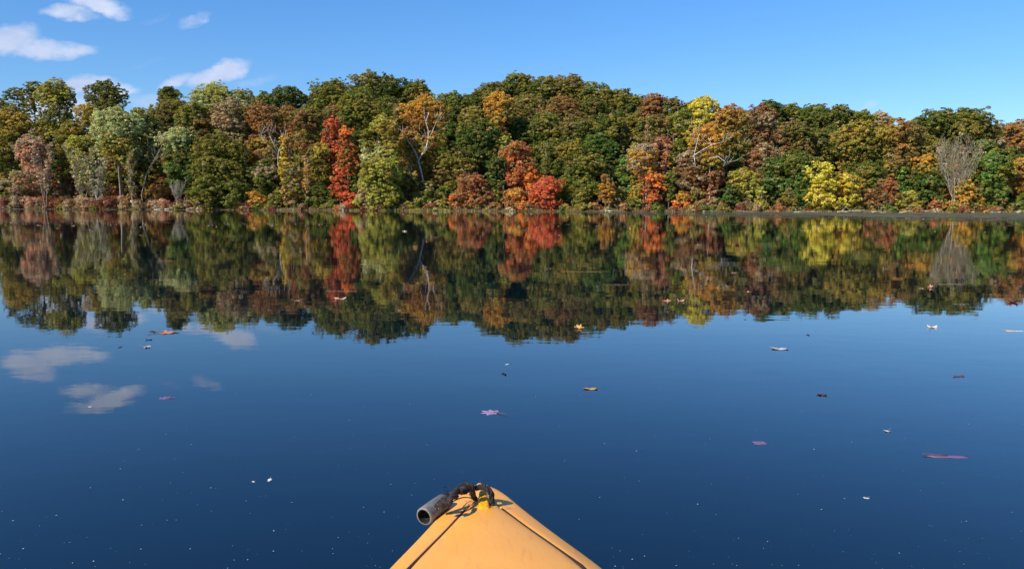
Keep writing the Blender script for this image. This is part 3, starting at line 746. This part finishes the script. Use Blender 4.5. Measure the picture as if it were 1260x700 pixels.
def leaf_thing(px,py,wpx,mat,label,kind='maple',curl=.3,tilt=0,group=None,seed=0,rz=None,stem=True,sub=0,ratio=1.0):
    rs=random.Random(seed+int(px)); p=at_z(px,py,.0012); dist=math.hypot(p.y,CAMH); s=wpx/F*dist/2
    rz=rs.uniform(0,6.28) if rz is None else rz
    root=empty('floating_leaf',p,rz); tag(root,label,'leaf',group)
    mb=MB()
    ol=maple_outline() if kind=='maple' else [(a,(.35+.65*abs(math.cos(R(a)))**1.3)*(1+.06*math.sin(a))) for a in range(-180,180,15)]
    rings=[.33,.66,1.0]; vs=[(0,0,0)]
    for q in rings:
        for a,r in ol:
            x=math.cos(R(a))*r*s*q; y=math.sin(R(a))*r*s*q*ratio
            d=(x*x+y*y)/(s*s)
            z=-.0015+curl*s*(d*.75+.35*d*math.sin(R(a)*3+seed)+tilt*(y/s)*1.0 - .15*math.cos(R(a)*7)*d)
            vs.append((x,y,max(z,-.004)))
    n=len(ol); fs=[(0,1+i,1+(i+1)%n) for i in range(n)]
    for k in range(2):
        for i in range(n): fs.append((1+k*n+i,1+(k+1)*n+i,1+(k+1)*n+(i+1)%n,1+k*n+(i+1)%n))
    # give the blade a thin body
    b0=len(vs); vs2=[(x,y,z+.0005) for x,y,z in vs]
    f2=[tuple(b0+i for i in f) for f in fs]; fr=[tuple(reversed(f)) for f in fs]
    rim=[(1+2*n+i,1+2*n+(i+1)%n,b0+1+2*n+(i+1)%n,b0+1+2*n+i) for i in range(n)]
    mb.add(vs+vs2,fr+f2+rim); mb.build('blade',LM[mat],root)
    if stem:
        m2=MB(); m2.tube([Vector((-.05*s,0,.002)),Vector((-.5*s,.05*s,.12*s*curl+.003)),Vector((-1.0*s,.15*s,.5*s*curl+.004)),Vector((-1.25*s,.12*s,s*curl*1.1+.004))],[.03*s,.022*s,.02*s,.012*s],n=5); m2.build('stem',LM['brown' if mat not in('cream','white') else 'tan'],root)
    return root
L=leaf_thing
L(713,404,17,'tan','curled orange tan maple leaf with its stem sticking up, mid lake right of centre',curl=.75,seed=3,rz=1.9)
L(1147,403,15,'cream','pale peach curled leaf on open blue water at the right',curl=.6,seed=4)
L(1246,372,15,'orange','bright orange red curled leaf at the right edge',curl=.9,seed=5)
L(1145,354,10,'pink','pale pink leaf standing on edge in the dark reflection at right',curl=1.1,seed=6,rz=.5)
L(1133,355,7,'cream','tiny pale leaf just left of the upright pink leaf',curl=.3,seed=7)
L(821,371,14,'pink','left one of two pinkish curled leaves floating together',curl=.45,seed=8)
L(837,371,12,'pink','right one of two pinkish curled leaves floating together',curl=.7,seed=9)
L(920,360,12,'pink','pale pink curled leaf under the pinkish reflection',curl=.5,seed=10)
L(907,302,12,'rust','rust brown leaf in the reflection right of centre',curl=.6,seed=11)
L(903,336,9,'pink','small pinkish leaf between the rust brown and pale pink leaves',curl=.3,seed=12)
L(419,368,14,'cream','creamy white boat shaped leaf below the red reflection',kind='oval',curl=.35,seed=13,rz=.1)
L(365,370,13,'pink','dull pinkish leaf left of the creamy boat shaped leaf',curl=.2,seed=14)
L(203,409,34,'salmon','large flat salmon leaf at left, largest on the bright water',curl=.12,seed=15,rz=.3)
L(188,408,9,'dark','dark scrap beside the large salmon leaf',curl=.2,seed=16,kind='oval')
L(183,418,8,'dark','small dark leaf below the large salmon leaf',curl=.3,seed=17,kind='oval')
L(180,427,13,'white','whitish curled leaf under the salmon leaf',curl=.4,seed=18)
L(148,427,6,'dark','tiny dark scrap left of the whitish curled leaf',curl=.2,seed=19,kind='oval')
L(206,489,22,'red','reddish half sunken leaf below the cloud reflection',curl=.004,seed=20)
L(607,507,34,'mauve','flat mauve pink sunken leaf ahead of the kayak',curl=.004,seed=21,rz=2.6)
L(727,478,17,'tan','narrow tan leaf right of the mauve sunken leaf',kind='oval',curl=.2,seed=22,rz=.1)
L(960,429,20,'white','pale whitish oval leaf on the bright water right of centre',kind='oval',curl=.15,seed=23,rz=.05)
L(1011,485,16,'brown','dark brown leaf right of the kayak heading',curl=.35,seed=24)
L(1180,463,13,'brown','narrow brown leaf far right on the blue water',kind='oval',curl=.2,seed=25,rz=0)
L(1167,561,48,'red','long flat reddish leaf at the lower right',kind='oval',curl=.004,seed=26,rz=-.05,ratio=.4)
L(935,544,14,'red','small round dull red leaf under the surface, lower right',kind='oval',curl=.004,seed=27,ratio=2.2)
L(1092,530,11,'white','small white leaf with a dark edge above the long reddish leaf',curl=.4,seed=28)
L(620,460,8,'dark','small black scrap straight ahead of the bow',kind='oval',curl=.4,seed=29)
L(624,448,6,'white','tiny white leaf above the black scrap ahead of the bow',kind='oval',curl=.1,seed=30)
L(332,590,9,'white','pale grey leaf lower left of the kayak',kind='oval',curl=.2,seed=31)
L(312,592,5,'white','tiny white leaf beside the pale grey leaf at lower left',kind='oval',curl=.2,seed=32)
L(1066,612,7,'white','bright white petal sized leaf at the lower right',kind='oval',curl=.2,seed=33)
L(525,298,8,'rust','orange brown leaf in the reflection of the forked trunk',curl=.6,seed=34)
L(498,285,9,'cream','pale leaf left of the orange brown leaf near the debris line',curl=.4,seed=35)
L(537,292,7,'cream','white leaf right of the forked trunk reflection',curl=.4,seed=36)
L(646,284,9,'brown','dark brown leaf below the orange maple reflection',curl=.4,seed=37)
L(1033,284,11,'rust','rusty leaf in the yellow maple reflection',curl=.25,seed=38)
L(988,284,6,'cream','white leaf left of the yellow maple reflection',curl=.3,seed=39)
L(1177,303,7,'salmon','small salmon leaf in the bare tree reflection',curl=.6,seed=40)
L(1166,281,8,'tan','tan leaf above the small salmon leaf',curl=.4,seed=41)
L(675,331,10,'pink','small pinkish leaf at mid lake in the dark reflection',curl=.2,seed=42,kind='oval')
L(72,281,6,'cream','cream leaf brightest below the debris line at left',curl=.5,seed=43)
L(90,278,5,'cream','small cream leaf right of the brightest cream leaf',curl=.5,seed=44)
L(111,500,5,'white','tiny white leaf in the cloud reflection',curl=.1,seed=45,kind='oval')
L(1000,386,9,'dark','dark scrap in the sky reflection right of centre',curl=.15,seed=46,kind='oval')
L(1020,387,9,'dark','second dark scrap right of the one in the sky reflection',curl=.15,seed=47,kind='oval')
L(994,412,7,'dark','single dark scrap on open water below two others',curl=.15,seed=48,kind='oval')
L(1250,407,24,'white','pale thin leaf strip on the water by the right edge',curl=.004,seed=49,kind='oval',rz=.05,ratio=.5)
# thin streaks on the water, each modelled as a slim tapered tube
def streak(px0,px1,py,label,col='tan',r=.004,seed=1):
    a=at_z(px0,py,.004); b=at_z(px1,py,.004); root=empty('floating_streak',a); tag(root,label,'streak','thin streaks floating on the lake')
    mb=MB(); n=9; rs=random.Random(seed)
    mb.tube([(b-a)*(i/n)+Vector((0,rs.gauss(0,.02),0)) for i in range(n+1)],[r*.16*a.y/8*(1-.5*abs(2*i/n-1)) for i in range(n+1)],n=5)
    m=mb.build('piece',LM[col],root)
streak(690,752,334,'long thin twig afloat in the dark green reflection','tan',.006,1)
streak(742,776,350,'shorter twig afloat right of the long thin twig','pink',.006,2)
streak(400,439,358,'thin pale twig below the red reflection','cream',.004,3)
streak(1154,1187,349.5,'straight pale twig below the bare tree reflection','cream',.005,4)
streak(1172,1192,374,'pale twig low in the big dark reflection','white',.005,5)
streak(196,218,321,'faint pale twig in the left green reflection','tan',.005,6)
streak(690,716,388,'faint twig left of the curled orange tan leaf','brown',.004,7)
# flotsam line
src=leaf_thing(300,275.5,4,'cream','small pale leaf in the thin debris line across the lake',curl=.5,group='small leaves strung along the debris line',seed=50,stem=False)
kid=src.children[0]
alts=[]
for mk in ('cream','tan','white','pink'):
    me=kid.data.copy(); me.materials.clear(); me.materials.append(LM[mk]); alts.append(me)
cl=[(5,75),(85,160),(165,180),(245,285),(300,325),(378,405)]
for i in range(165):
    if i<66: a,b_=random.choice(cl); px=random.uniform(a,b_)
    else: px=random.uniform(0,1255)
    py=272.5+px*.006+abs(random.gauss(0,1))*(2.6 if i%4 else 9)+.8
    p=at_z(px,py,.006); s=random.uniform(1.4,3.4)/4*p.y/src.location.y
    c=src.copy(); COL.objects.link(c); c.location=p; c.rotation_euler=(0,0,random.uniform(0,6.28)); c.scale=(s,s,s)
    k=kid.copy(); k.data=random.choice(alts); COL.objects.link(k); k.parent=c
for i in range(60):
    px=random.uniform(700,1255); py=262.8+(px-700)*.006+random.uniform(1,9)
    p=at_z(px,py,.012); s=random.uniform(1.2,2.6)/4*p.y/src.location.y
    c=src.copy(); COL.objects.link(c); c.location=p; c.rotation_euler=(0,0,random.uniform(0,6.28)); c.scale=(s,s,s)
    c['label']='small pale leaf caught on the floating weed near the right shore'; c['group']='small leaves on the weed mat'
    k=kid.copy(); k.data=random.choice(alts); COL.objects.link(k); k.parent=c
# thin film of scum along the debris line, irregular ribbon
SV=[];SF=[]
n=900
for i in range(n+1):
    px=-30+i*1320/n; p=at_z(px,273.0+px*.004+.35*math.sin(i*.13)+.25*math.sin(i*.51),.003)
    wd=.10+.22*max(0,math.sin(i*.9)+math.sin(i*.37)+math.sin(i*.081)-.4)
    SV+=[(p.x,p.y-wd,.003),(p.x,p.y+wd,.003)]
SF=[(2*i,2*i+2,2*i+3,2*i+1) for i in range(n) if hn(i*.9,7)+.9>0]
o=link('debris_line',np_mesh('debris_line',SV,SF,4),mat=mm); tag(o,'thin line of floating scum and plant bits across the lake','debris',kind='stuff')
# specks near the kayak
V=[];Fx=[]
for i in range(1000):
    px=random.uniform(-80,1340); py=random.uniform(440,760)**1
    if random.random()>((py-400)/330)**1.2: continue
    p=at_z(px,py,.002); s=random.choice([.0005,.0006,.0007,.0009,.0012,.0018])*random.uniform(.7,1.2)
    k=len(V); n=6
    for j in range(n):
        a=6.283*j/n; V.append((p.x+s*math.cos(a)*random.uniform(.7,1.3),p.y+s*math.sin(a)*random.uniform(.7,1.3),.002))
    V.append((p.x,p.y,.002+s*.7))
    for j in range(n): Fx.append((k+j,k+(j+1)%n,k+n))
SPK=simple('pollen_speck',lin((70,98,125)),lin((190,200,208)),scale=2,rough=.8)
o=link('floating_specks',np_mesh('specks',V,Fx,3),mat=SPK); tag(o,'tiny pale specks of pollen and down scattered over the near water','specks',kind='stuff')

# ------------------------------------------------------------------ kayak
km,nt,b,o=newmat('yellow_plastic')
n,r=noise_ramp(nt,6,tuple(lin((247,164,62))*.93),tuple(lin((253,176,78))*.95),detail=6,p0=.3,p1=.7)
mx=nt.nodes.new('ShaderNodeMixRGB'); sn=nt.nodes.new('ShaderNodeTexNoise'); sn.inputs['Scale'].default_value=55; sn.inputs['Detail'].default_value=8
tc=nt.nodes.new('ShaderNodeTexCoord'); mp=nt.nodes.new('ShaderNodeMapping'); mp.inputs['Scale'].default_value=(2.2,.35,1); mp.inputs['Rotation'].default_value=(0,0,.5)
nt.links.new(tc.outputs['Object'],mp.inputs[0]); nt.links.new(mp.outputs[0],sn.inputs['Vector'])
rr_=nt.nodes.new('ShaderNodeValToRGB'); rr_.color_ramp.elements[0].position=.55; rr_.color_ramp.elements[1].position=.68
nt.links.new(sn.outputs['Fac'],rr_.inputs[0]); ml=nt.nodes.new('ShaderNodeMath'); ml.operation='MULTIPLY'; ml.inputs[1].default_value=.35; nt.links.new(rr_.outputs[0],ml.inputs[0])
nt.links.new(ml.outputs[0],mx.inputs[0]); nt.links.new(r.outputs[0],mx.inputs[1]); mx.inputs[2].default_value=(*(lin((222,140,74))),1)
nt.links.new(mx.outputs[0],b.inputs['Base Color']); b.inputs['Roughness'].default_value=.42
bp=nt.nodes.new('ShaderNodeBump'); bp.inputs['Distance'].default_value=.0006; bp.inputs['Strength'].default_value=.5
s2=nt.nodes.new('ShaderNodeTexNoise'); s2.inputs['Scale'].default_value=140; nt.links.new(tc.outputs['Object'],s2.inputs['Vector']); nt.links.new(s2.outputs['Fac'],bp.inputs['Height']); nt.links.new(bp.outputs[0],b.inputs['Normal'])
YEL=simple('bright_yellow_plastic',lin((250,168,20))*.9,lin((255,180,36))*.9,scale=20,rough=.45)
BLK=simple('black_rubber',lin((22,20,20)),lin((44,40,38)),scale=30,rough=.6)
CORD=simple('dark_cord',lin((36,20,14)),lin((62,36,24)),scale=90,rough=.75,bump=.0006)
ROPE=simple('dirty_black_rope',lin((24,20,20)),lin((74,62,58)),scale=160,rough=.9,bump=.001,bscale=500,p0=.4,p1=.75)
GREY=simple('grey_plastic_tube',lin((84,80,74)),lin((146,141,133)),scale=28,rough=.5,bump=.0006,p0=.3,p1=.7,sc=(1,1,3))
INNER=simple('dark_tube_inside',lin((20,18,16)),lin((70,62,52)),scale=60,rough=.6)  # bore coloured darker than the outer tube
TIP=at_z(590,597,.3)
ang=math.atan2(-.034,.34)  # heading: x change per metre forward
KROOT=empty('kayak',(TIP.x,TIP.y,0),math.atan(.1))
tag(KROOT,'yellow kayak whose pointed bow juts into the lake from the bottom of the photo','kayak')
# local frame: +Y toward the bow, origin under the bow tip; s = distance behind the tip
SS=[0,.004,.012,.025,.045,.07,.10,.145,.196,.26,.34,.45,.6,.75,.9,1.1,1.4,1.7,2.0,2.3,2.6,2.8,2.92,2.99,3.0]
HWk=[(0,.004),(.004,.013),(.012,.023),(.025,.033),(.045,.043),(.07,.053),(.10,.0635),(.196,.101),(.34,.162),(.6,.232),(.9,.28),(1.4,.335),(1.9,.32),(2.4,.235),(2.8,.11),(2.95,.05),(3.0,.004)]
def hw(s): return float(np.interp(s,[a for a,_ in HWk],[b for _,b in HWk]))
def sheer(s): return .285+.012*math.exp(-(s/.25)) + .02*math.exp(-((3-s)/.5)) - .035*math.exp(-((s-1.5)/.7)**2)
def crownh(s): return .006+.020*min(1,s/.35)
def creaseoff(s): return max(.004,min(hw(s)*.80,hw(s)-.040 if s>.1 else hw(s)*.3))
def deckz(s,x):
    w=hw(s); c=creaseoff(s); ax=abs(x); z0=sheer(s); ch=crownh(s)
    zc=z0+ch*.55
    if ax<=c: return zc+ch*.45*(1-(ax/c)**2)
    t=(ax-c)/max(1e-6,(w-c)); return z0+(zc-z0)*(1-t**1.25)
mb=MB(); nprof=None; rings=[]
UD=[-1,-.93,-.82]+[ -.6,-.35]  # param on the flange, then the panel
def section(s):
    w=hw(s); c=creaseoff(s); gz=.0032 if s>.075 else 0; gw=min(.0035,c*.2)
    pts=[]
    half=[]
    # keel to gunwale
    kd=-.10*min(1,(s/.5))*min(1,max(.05,(3-s)/.5)); 
    keelz=max(kd,.10-.9*s) if s<.25 else kd
    half+= [(0,keelz),(w*.45,keelz+.01+.02*(s<.3)),(w*.82,keelz*.3+.05),(w*.95,sheer(s)*.55),(w*.985,sheer(s)-.03),(w,sheer(s)-.012),(w*.995,sheer(s)-.003)]
    dk=[w*.975,c+(w-c)*.72,c+(w-c)*.4,c+gw+.001]
    half+=[(x,deckz(s,x)) for x in dk]
    half+=[(c+gw*.6,deckz(s,c)-gz),(c-gw*.6,deckz(s,c)-gz),(c-gw-.001,deckz(s,c-gw)),(c*.7,deckz(s,c*.7)),(c*.35,deckz(s,c*.35)),(0,deckz(s,0))]
    L_=[(-x,z) for x,z in half]; return half[:-1]+[half[-1]]+list(reversed(L_))[1:-1]
secs=[section(s) for s in SS]; m=len(secs[0])
CO0,CO1=1.02,1.95  # cockpit opening
hv=[]
for s,sec in zip(SS,secs):
    for x,z in sec: hv.append((x,-s,z))
hf=[]; half_n=17
deck_ids=set(range(7,m-7))
for i in range(len(SS)-1):
    for k in range(m):
        k2=(k+1)%m
        inside = SS[i]>=1.05 and SS[i+1]<=2.05 and (13<=k<=m-14+0)
        if inside: continue
        hf.append((i*m+k,(i+1)*m+k,(i+1)*m+k2,i*m+k2))
hf.append(tuple(range(m))); hf.append(tuple((len(SS)-1)*m+k for k in reversed(range(m))))
mb.add(hv,hf); hull=mb.build('hull',km,KROOT)
hull.modifiers.new('solid','SOLIDIFY').thickness=.004; hull.modifiers['solid'].offset=-1
bvm=hull.modifiers.new('sub','SUBSURF'); bvm.levels=1; bvm.render_levels=2
# cockpit rim, seat, footwell inside
mb=MB(); pts=[]
for i in range(37):
    a=2*math.pi*i/36; x=.235*math.sin(a); s=1.57+.5*math.cos(a); pts.append(Vector((x,-s,deckz(s,x)+.012)))
mb.tube(pts,.014,n=8,caps=False); mb.build('cockpit_rim',BLK,KROOT)
mb=MB(); mb.add([(-.19,-1.62,.06),(.19,-1.62,.06),(.19,-1.95,.05),(-.19,-1.95,.05),(-.19,-1.62,.03),(.19,-1.62,.03),(.19,-1.95,.02),(-.19,-1.95,.02)],[(0,3,2,1),(4,5,6,7),(0,1,5,4),(1,2,6,5),(2,3,7,6),(3,0,4,7)])
mb.add([(-.18,-1.95,.05),(.18,-1.95,.05),(.16,-2.0,.27),(-.16,-2.0,.27),(-.18,-1.98,.05),(.18,-1.98,.05),(.16,-2.03,.27),(-.16,-2.03,.27)],[(0,1,2,3),(7,6,5,4),(0,4,5,1),(1,5,6,2),(2,6,7,3),(3,7,4,0)])
so=mb.build('seat',BLK,KROOT,smooth=False); bv=so.modifiers.new('b','BEVEL'); bv.width=.01; bv.segments=3
# deck cords in the creases
for sg in (-1,1):
    mb=MB(); pts=[]
    for i in range(40):
        s=.118+(.98-.118)*i/39; c=creaseoff(s)*sg; pts.append(Vector((c,-s,deckz(s,c)-.0005)))
    mb.tube(pts,.0040,n=8); mb.build('deck_cord',CORD,KROOT)
# dried mud specks and water spots on the deck
mb=MB(); rs=random.Random(21)
for i in range(150):
    s=rs.uniform(.02,.6); x=rs.uniform(-.95,.95)*hw(s); q=rs.choice([.0006,.0008,.001,.0016]); z=deckz(s,x)+.0004
    mb.add([(x+q*math.cos(a*1.047)*rs.uniform(.6,1.3),-s+q*math.sin(a*1.047)*rs.uniform(.6,1.3),z) for a in range(6)]+[(x,-s,z+q*.35)],[(a,(a+1)%6,6) for a in range(6)])
tag(mb.build('mud_specks',CORD,KROOT),kind='stuff')
# moulded rope guide (bright yellow fin)
mb=MB()
def fin(s0,s1,w0,w1,h0,h1):
    z0=deckz(s0,0)-.006; z1=deckz(s1,0)-.006
    v=[(-w0,-s0,z0),(w0,-s0,z0),(w1,-s1,z1),(-w1,-s1,z1),(-w0*.7,-s0-.004,z0+h0),(w0*.7,-s0-.004,z0+h0),(w1*.75,-s1+.004,z1+h1),(-w1*.75,-s1+.004,z1+h1)]
    mb.add(v,[(0,3,2,1),(4,5,6,7),(0,1,5,4),(1,2,6,5),(2,3,7,6),(3,0,4,7)])
fin(.090,.152,.0085,.0120,.028,.006)
fo=mb.build('rope_guide',YEL,KROOT); bv=fo.modifiers.new('b','BEVEL'); bv.width=.004; bv.segments=3
# carry toggle and rope: measured positions, in world space
TG=empty('carry_toggle',at_z(540,618,.31)); tag(TG,'grey plastic tube toggle hanging on a dirty black rope from the kayak bow','toggle')
TW=TG.location.copy()
A_=at_z(521.5,635.5,.300); B_=at_z(546,617,.306)
dA=(B_-A_).normalized()
rad=11.6/F*A_.y*1.03
mb=MB()
prof_=[(0,rad*.80),(0,rad*.93),(.0015,rad),(.006,rad*1.0),(.03,rad*.99),((B_-A_).length*.97,rad*.93),((B_-A_).length,rad*.8),((B_-A_).length,.004)]
def lathe(mb,o,d,prof,n=28):
    a=d.cross(Vector((0,0,1))).normalized(); c=d.cross(a); vs=[]
    for t,r_ in prof:
        for k in range(n):
            an=6.28318*k/n; vs.append(o+d*t+a*r_*math.cos(an)+c*r_*math.sin(an))
    mb.add(vs,[(j*n+k,j*n+(k+1)%n,(j+1)*n+(k+1)%n,(j+1)*n+k) for j in range(len(prof)-1) for k in range(n)])
lathe(mb,A_-TW,dA,prof_); mb.build('tube',GREY,TG)
mb=MB(); lathe(mb,A_-TW,dA,[(.0002,rad*.81),(.004,rad*.77),(.05,rad*.74),(.055,.002)]); mb.build('bore',INNER,TG)
def smooth_path(P,k=8):
    out=[]
    for i in range(len(P)-1):
        p0=P[max(i-1,0)];p1=P[i];p2=P[i+1];p3=P[min(i+2,len(P)-1)]
        for j in range(k):
            t=j/k; out.append(.5*((2*p1)+(p2-p0)*t+(2*p0-5*p1+4*p2-p3)*t*t+(3*p1-p0-3*p2+p3)*t**3))
    out.append(P[-1]); return out
def rope(pts,rr,parent,name='rope',strands=3,tw=130):
    P=smooth_path([p-TW for p in pts],10); mb=MB(); L=0
    rs=random.Random(3)
    for s in range(strands):
        path=[];L=0
        for i,p in enumerate(P):
            t=(P[min(i+1,len(P)-1)]-P[max(i-1,0)]).normalized(); a=t.cross(Vector((0,0,1)));
            if a.length<.01: a=t.cross(Vector((1,0,0)))
            a.normalize(); c=t.cross(a)
            if i: L+=(p-P[i-1]).length
            an=L*tw*2+s*6.283/strands; path.append(p+a*rr*.5*math.cos(an)+c*rr*.5*math.sin(an))
        path=smooth_path(path,3)
        mb.tube(path,[rr*.55*(1+.05*rs.gauss(0,1)) for _ in path],n=7)
    return mb.build(name,ROPE,parent)
z=.31
W_=lambda x,y,z: at_z(x,y,z)
rope([W_(537,624,.314),W_(542,618,.322),W_(554,609,.331),W_(566,604,.332),W_(580,601,.332),W_(592,599,.336),W_(601,602,.334),W_(605,610,.322),W_(605,620,.308),W_(604,628,.300)],.0050,TG)
rope([W_(543,624,.314),W_(555,612,.334),W_(563,602,.340),W_(570,597,.342),W_(579,597,.342),W_(581,602,.335),W_(582,608,.322),W_(584,613,.306)],.0046,TG)
rope([W_(566,602,.344),W_(572,599,.348),W_(578,600,.344),W_(574,604,.338),W_(567,606,.336)],.0040,TG,'knot')
rope([W_(543,622,.325),W_(547,616,.338),W_(553,620,.334),W_(556,612,.342),W_(562,611,.336)],.0040,TG,'knot')
# frayed fibres
mb=MB(); rs=random.Random(8)
for i in range(46):
    q=W_(rs.uniform(545,602),rs.uniform(598,612),.334)-TW; d=Vector((rs.gauss(0,1),rs.gauss(0,1),rs.gauss(0,1)+.4)).normalized()*rs.uniform(.006,.02)
    mb.tube([q,q+d*.5+Vector((0,0,.002)),q+d],[.0005,.0004,.0002],n=3)
mb.build('frayed_fibres',ROPE,TG)
mb=MB(); mb.tube(smooth_path([W_(x,y,zz)-TW for x,y,zz in [(556,617,.318),(568,612,.313),(578,612,.312),(588,616,.306)]],5),.0011,n=5); mb.build('thin_string',CORD,TG)

# ------------------------------------------------------------------ sky, sun
SUN_EL=R(38); SUN_AZ_LEFT=R(48)   # sun behind the camera, to the left
S=Vector((-math.sin(SUN_AZ_LEFT)*math.cos(SUN_EL),-math.cos(SUN_AZ_LEFT)*math.cos(SUN_EL),math.sin(SUN_EL)))
sd=bpy.data.lights.new('sun','SUN'); sd.energy=4.6; sd.angle=R(.53); sd.color=(1,.945,.83)
so=bpy.data.objects.new('sun',sd); COL.objects.link(so); so.rotation_euler=S.to_track_quat('Z','Y').to_euler(); so.location=(0,0,60)
wld=bpy.data.worlds.new('World'); scene.world=wld; wld.use_nodes=True; nt=wld.node_tree
bg=nt.nodes['Background']; sky=nt.nodes.new('ShaderNodeTexSky'); sky.sky_type='NISHITA'; sky.sun_disc=False
sky.sun_elevation=SUN_EL; sky.sun_rotation=math.atan2(S.x,S.y); sky.air_density=1.0; sky.dust_density=.0; sky.ozone_density=3.0; sky.altitude=100
bg.inputs['Strength'].default_value=.14
hs=nt.nodes.new('ShaderNodeHueSaturation'); hs.inputs['Saturation'].default_value=1.15; hs.inputs['Value'].default_value=1.0
tint=nt.nodes.new('ShaderNodeMixRGB'); tint.blend_type='MULTIPLY'; tint.inputs[0].default_value=1; tint.inputs[2].default_value=(.76,.885,1.07,1)
nt.links.new(sky.outputs[0],tint.inputs[1]); nt.links.new(tint.outputs[0],hs.inputs['Color'])
tc=nt.nodes.new('ShaderNodeTexCoord'); sp=nt.nodes.new('ShaderNodeSeparateXYZ'); nt.links.new(tc.outputs['Generated'],sp.inputs[0])
def M(op,a,b_=None,c=None,clamp=False):
    m=nt.nodes.new('ShaderNodeMath'); m.operation=op; m.use_clamp=clamp
    for i,v in enumerate((a,b_,c)):
        if v is None: continue
        if isinstance(v,(int,float)): m.inputs[i].default_value=v
        else: nt.links.new(v,m.inputs[i])
    return m.outputs[0]
ysafe=M('MAXIMUM',sp.outputs['Y'],.05)
U=M('DIVIDE',sp.outputs['X'],ysafe); Vv=M('DIVIDE',sp.outputs['Z'],ysafe)
cx=nt.nodes.new('ShaderNodeCombineXYZ'); nt.links.new(U,cx.inputs[0]); nt.links.new(M('MULTIPLY',Vv,1.7),cx.inputs[1])
def cn(scale,det,rough=.55,off=0):
    n=nt.nodes.new('ShaderNodeTexNoise'); n.inputs['Scale'].default_value=scale; n.inputs['Detail'].default_value=det; n.inputs['Roughness'].default_value=rough
    mp=nt.nodes.new('ShaderNodeMapping'); mp.inputs['Location'].default_value=(off,off*.7,0); nt.links.new(cx.outputs[0],mp.inputs[0]); nt.links.new(mp.outputs[0],n.inputs['Vector']); return n.outputs['Fac']
nA=cn(9,7,.58); nB=cn(9,6,.55,3.3); nC=cn(24,6,.6,7.7)
Ud=M('ADD',U,M('MULTIPLY',M('SUBTRACT',nB,.5),.09)); Vd=M('ADD',Vv,M('MULTIPLY',M('SUBTRACT',nA,.5),.06))
def uv(px,py):
    d=ray(px,py); return d.x/d.y,d.z/d.y
CL=[(112,0,62,12,-10,.95),(85,15,44,10,0,.8),(20,52,45,20,0,1.0),(62,64,55,15,3,1.0),(240,25,30,7,15,.6),(262,93,42,15,22,1.0),(215,103,34,9,15,.7),(310,100,40,7,8,.35),(115,108,55,14,5,1.0),(60,128,60,22,0,1.0),(170,125,50,14,0,.5),(1071,131,20,6,22,.5),(195,20,30,6,10,.18),(180,80,50,6,5,.15)]
den=None
for (px,py,rx,ry,tilt,amp) in CL:
    u0,v0=uv(px,py); ru=rx/F; rv=ry/F*1.05; t=R(tilt); du=M('SUBTRACT',Ud,u0); dv=M('SUBTRACT',Vd,v0)
    a=M('ADD',M('MULTIPLY',du,math.cos(t)/ru),M('MULTIPLY',dv,math.sin(t)/ru)); b_=M('ADD',M('MULTIPLY',du,-math.sin(t)/rv),M('MULTIPLY',dv,math.cos(t)/rv))
    q=M('SUBTRACT',1.0,M('ADD',M('MULTIPLY',a,a),M('MULTIPLY',b_,b_)),clamp=False)
    q=M('MULTIPLY',M('MAXIMUM',q,0),amp); den=q if den is None else M('MAXIMUM',den,q)
# only ahead of the camera
front=M('GREATER_THAN',sp.outputs['Y'],.06)
den=M('MULTIPLY',M('MULTIPLY',den,M('ADD',-.1,M('MULTIPLY',nC,2.3))),front)
mrn=nt.nodes.new('ShaderNodeMapRange'); mrn.interpolation_type='SMOOTHSTEP'; mrn.inputs['From Min'].default_value=.04; mrn.inputs['From Max'].default_value=1.0; mrn.inputs['To Max'].default_value=.85
nt.links.new(den,mrn.inputs['Value'])
cr=nt.nodes.new('ShaderNodeValToRGB'); cr.color_ramp.elements[0].position=.35; cr.color_ramp.elements[1].position=.68
cr.color_ramp.elements[0].color=(2.9,3.4,4.8,1); cr.color_ramp.elements[1].color=(4.6,4.9,5.7,1); nt.links.new(nA,cr.inputs[0])
hm=nt.nodes.new('ShaderNodeMapRange'); hm.inputs['From Min'].default_value=0; hm.inputs['From Max'].default_value=.4; hm.inputs['To Min'].default_value=.68; hm.inputs['To Max'].default_value=.97
nt.links.new(sp.outputs['Z'],hm.inputs['Value']); nt.links.new(hm.outputs[0],hs.inputs['Value'])
mxc=nt.nodes.new('ShaderNodeMixRGB'); nt.links.new(mrn.outputs[0],mxc.inputs[0]); nt.links.new(hs.outputs[0],mxc.inputs[1]); nt.links.new(cr.outputs[0],mxc.inputs[2])
nt.links.new(mxc.outputs[0],bg.inputs['Color'])
scene.view_settings.view_transform='Standard'; scene.view_settings.look='None'; scene.view_settings.exposure=.38; scene.view_settings.gamma=1
scene.render.engine='CYCLES'
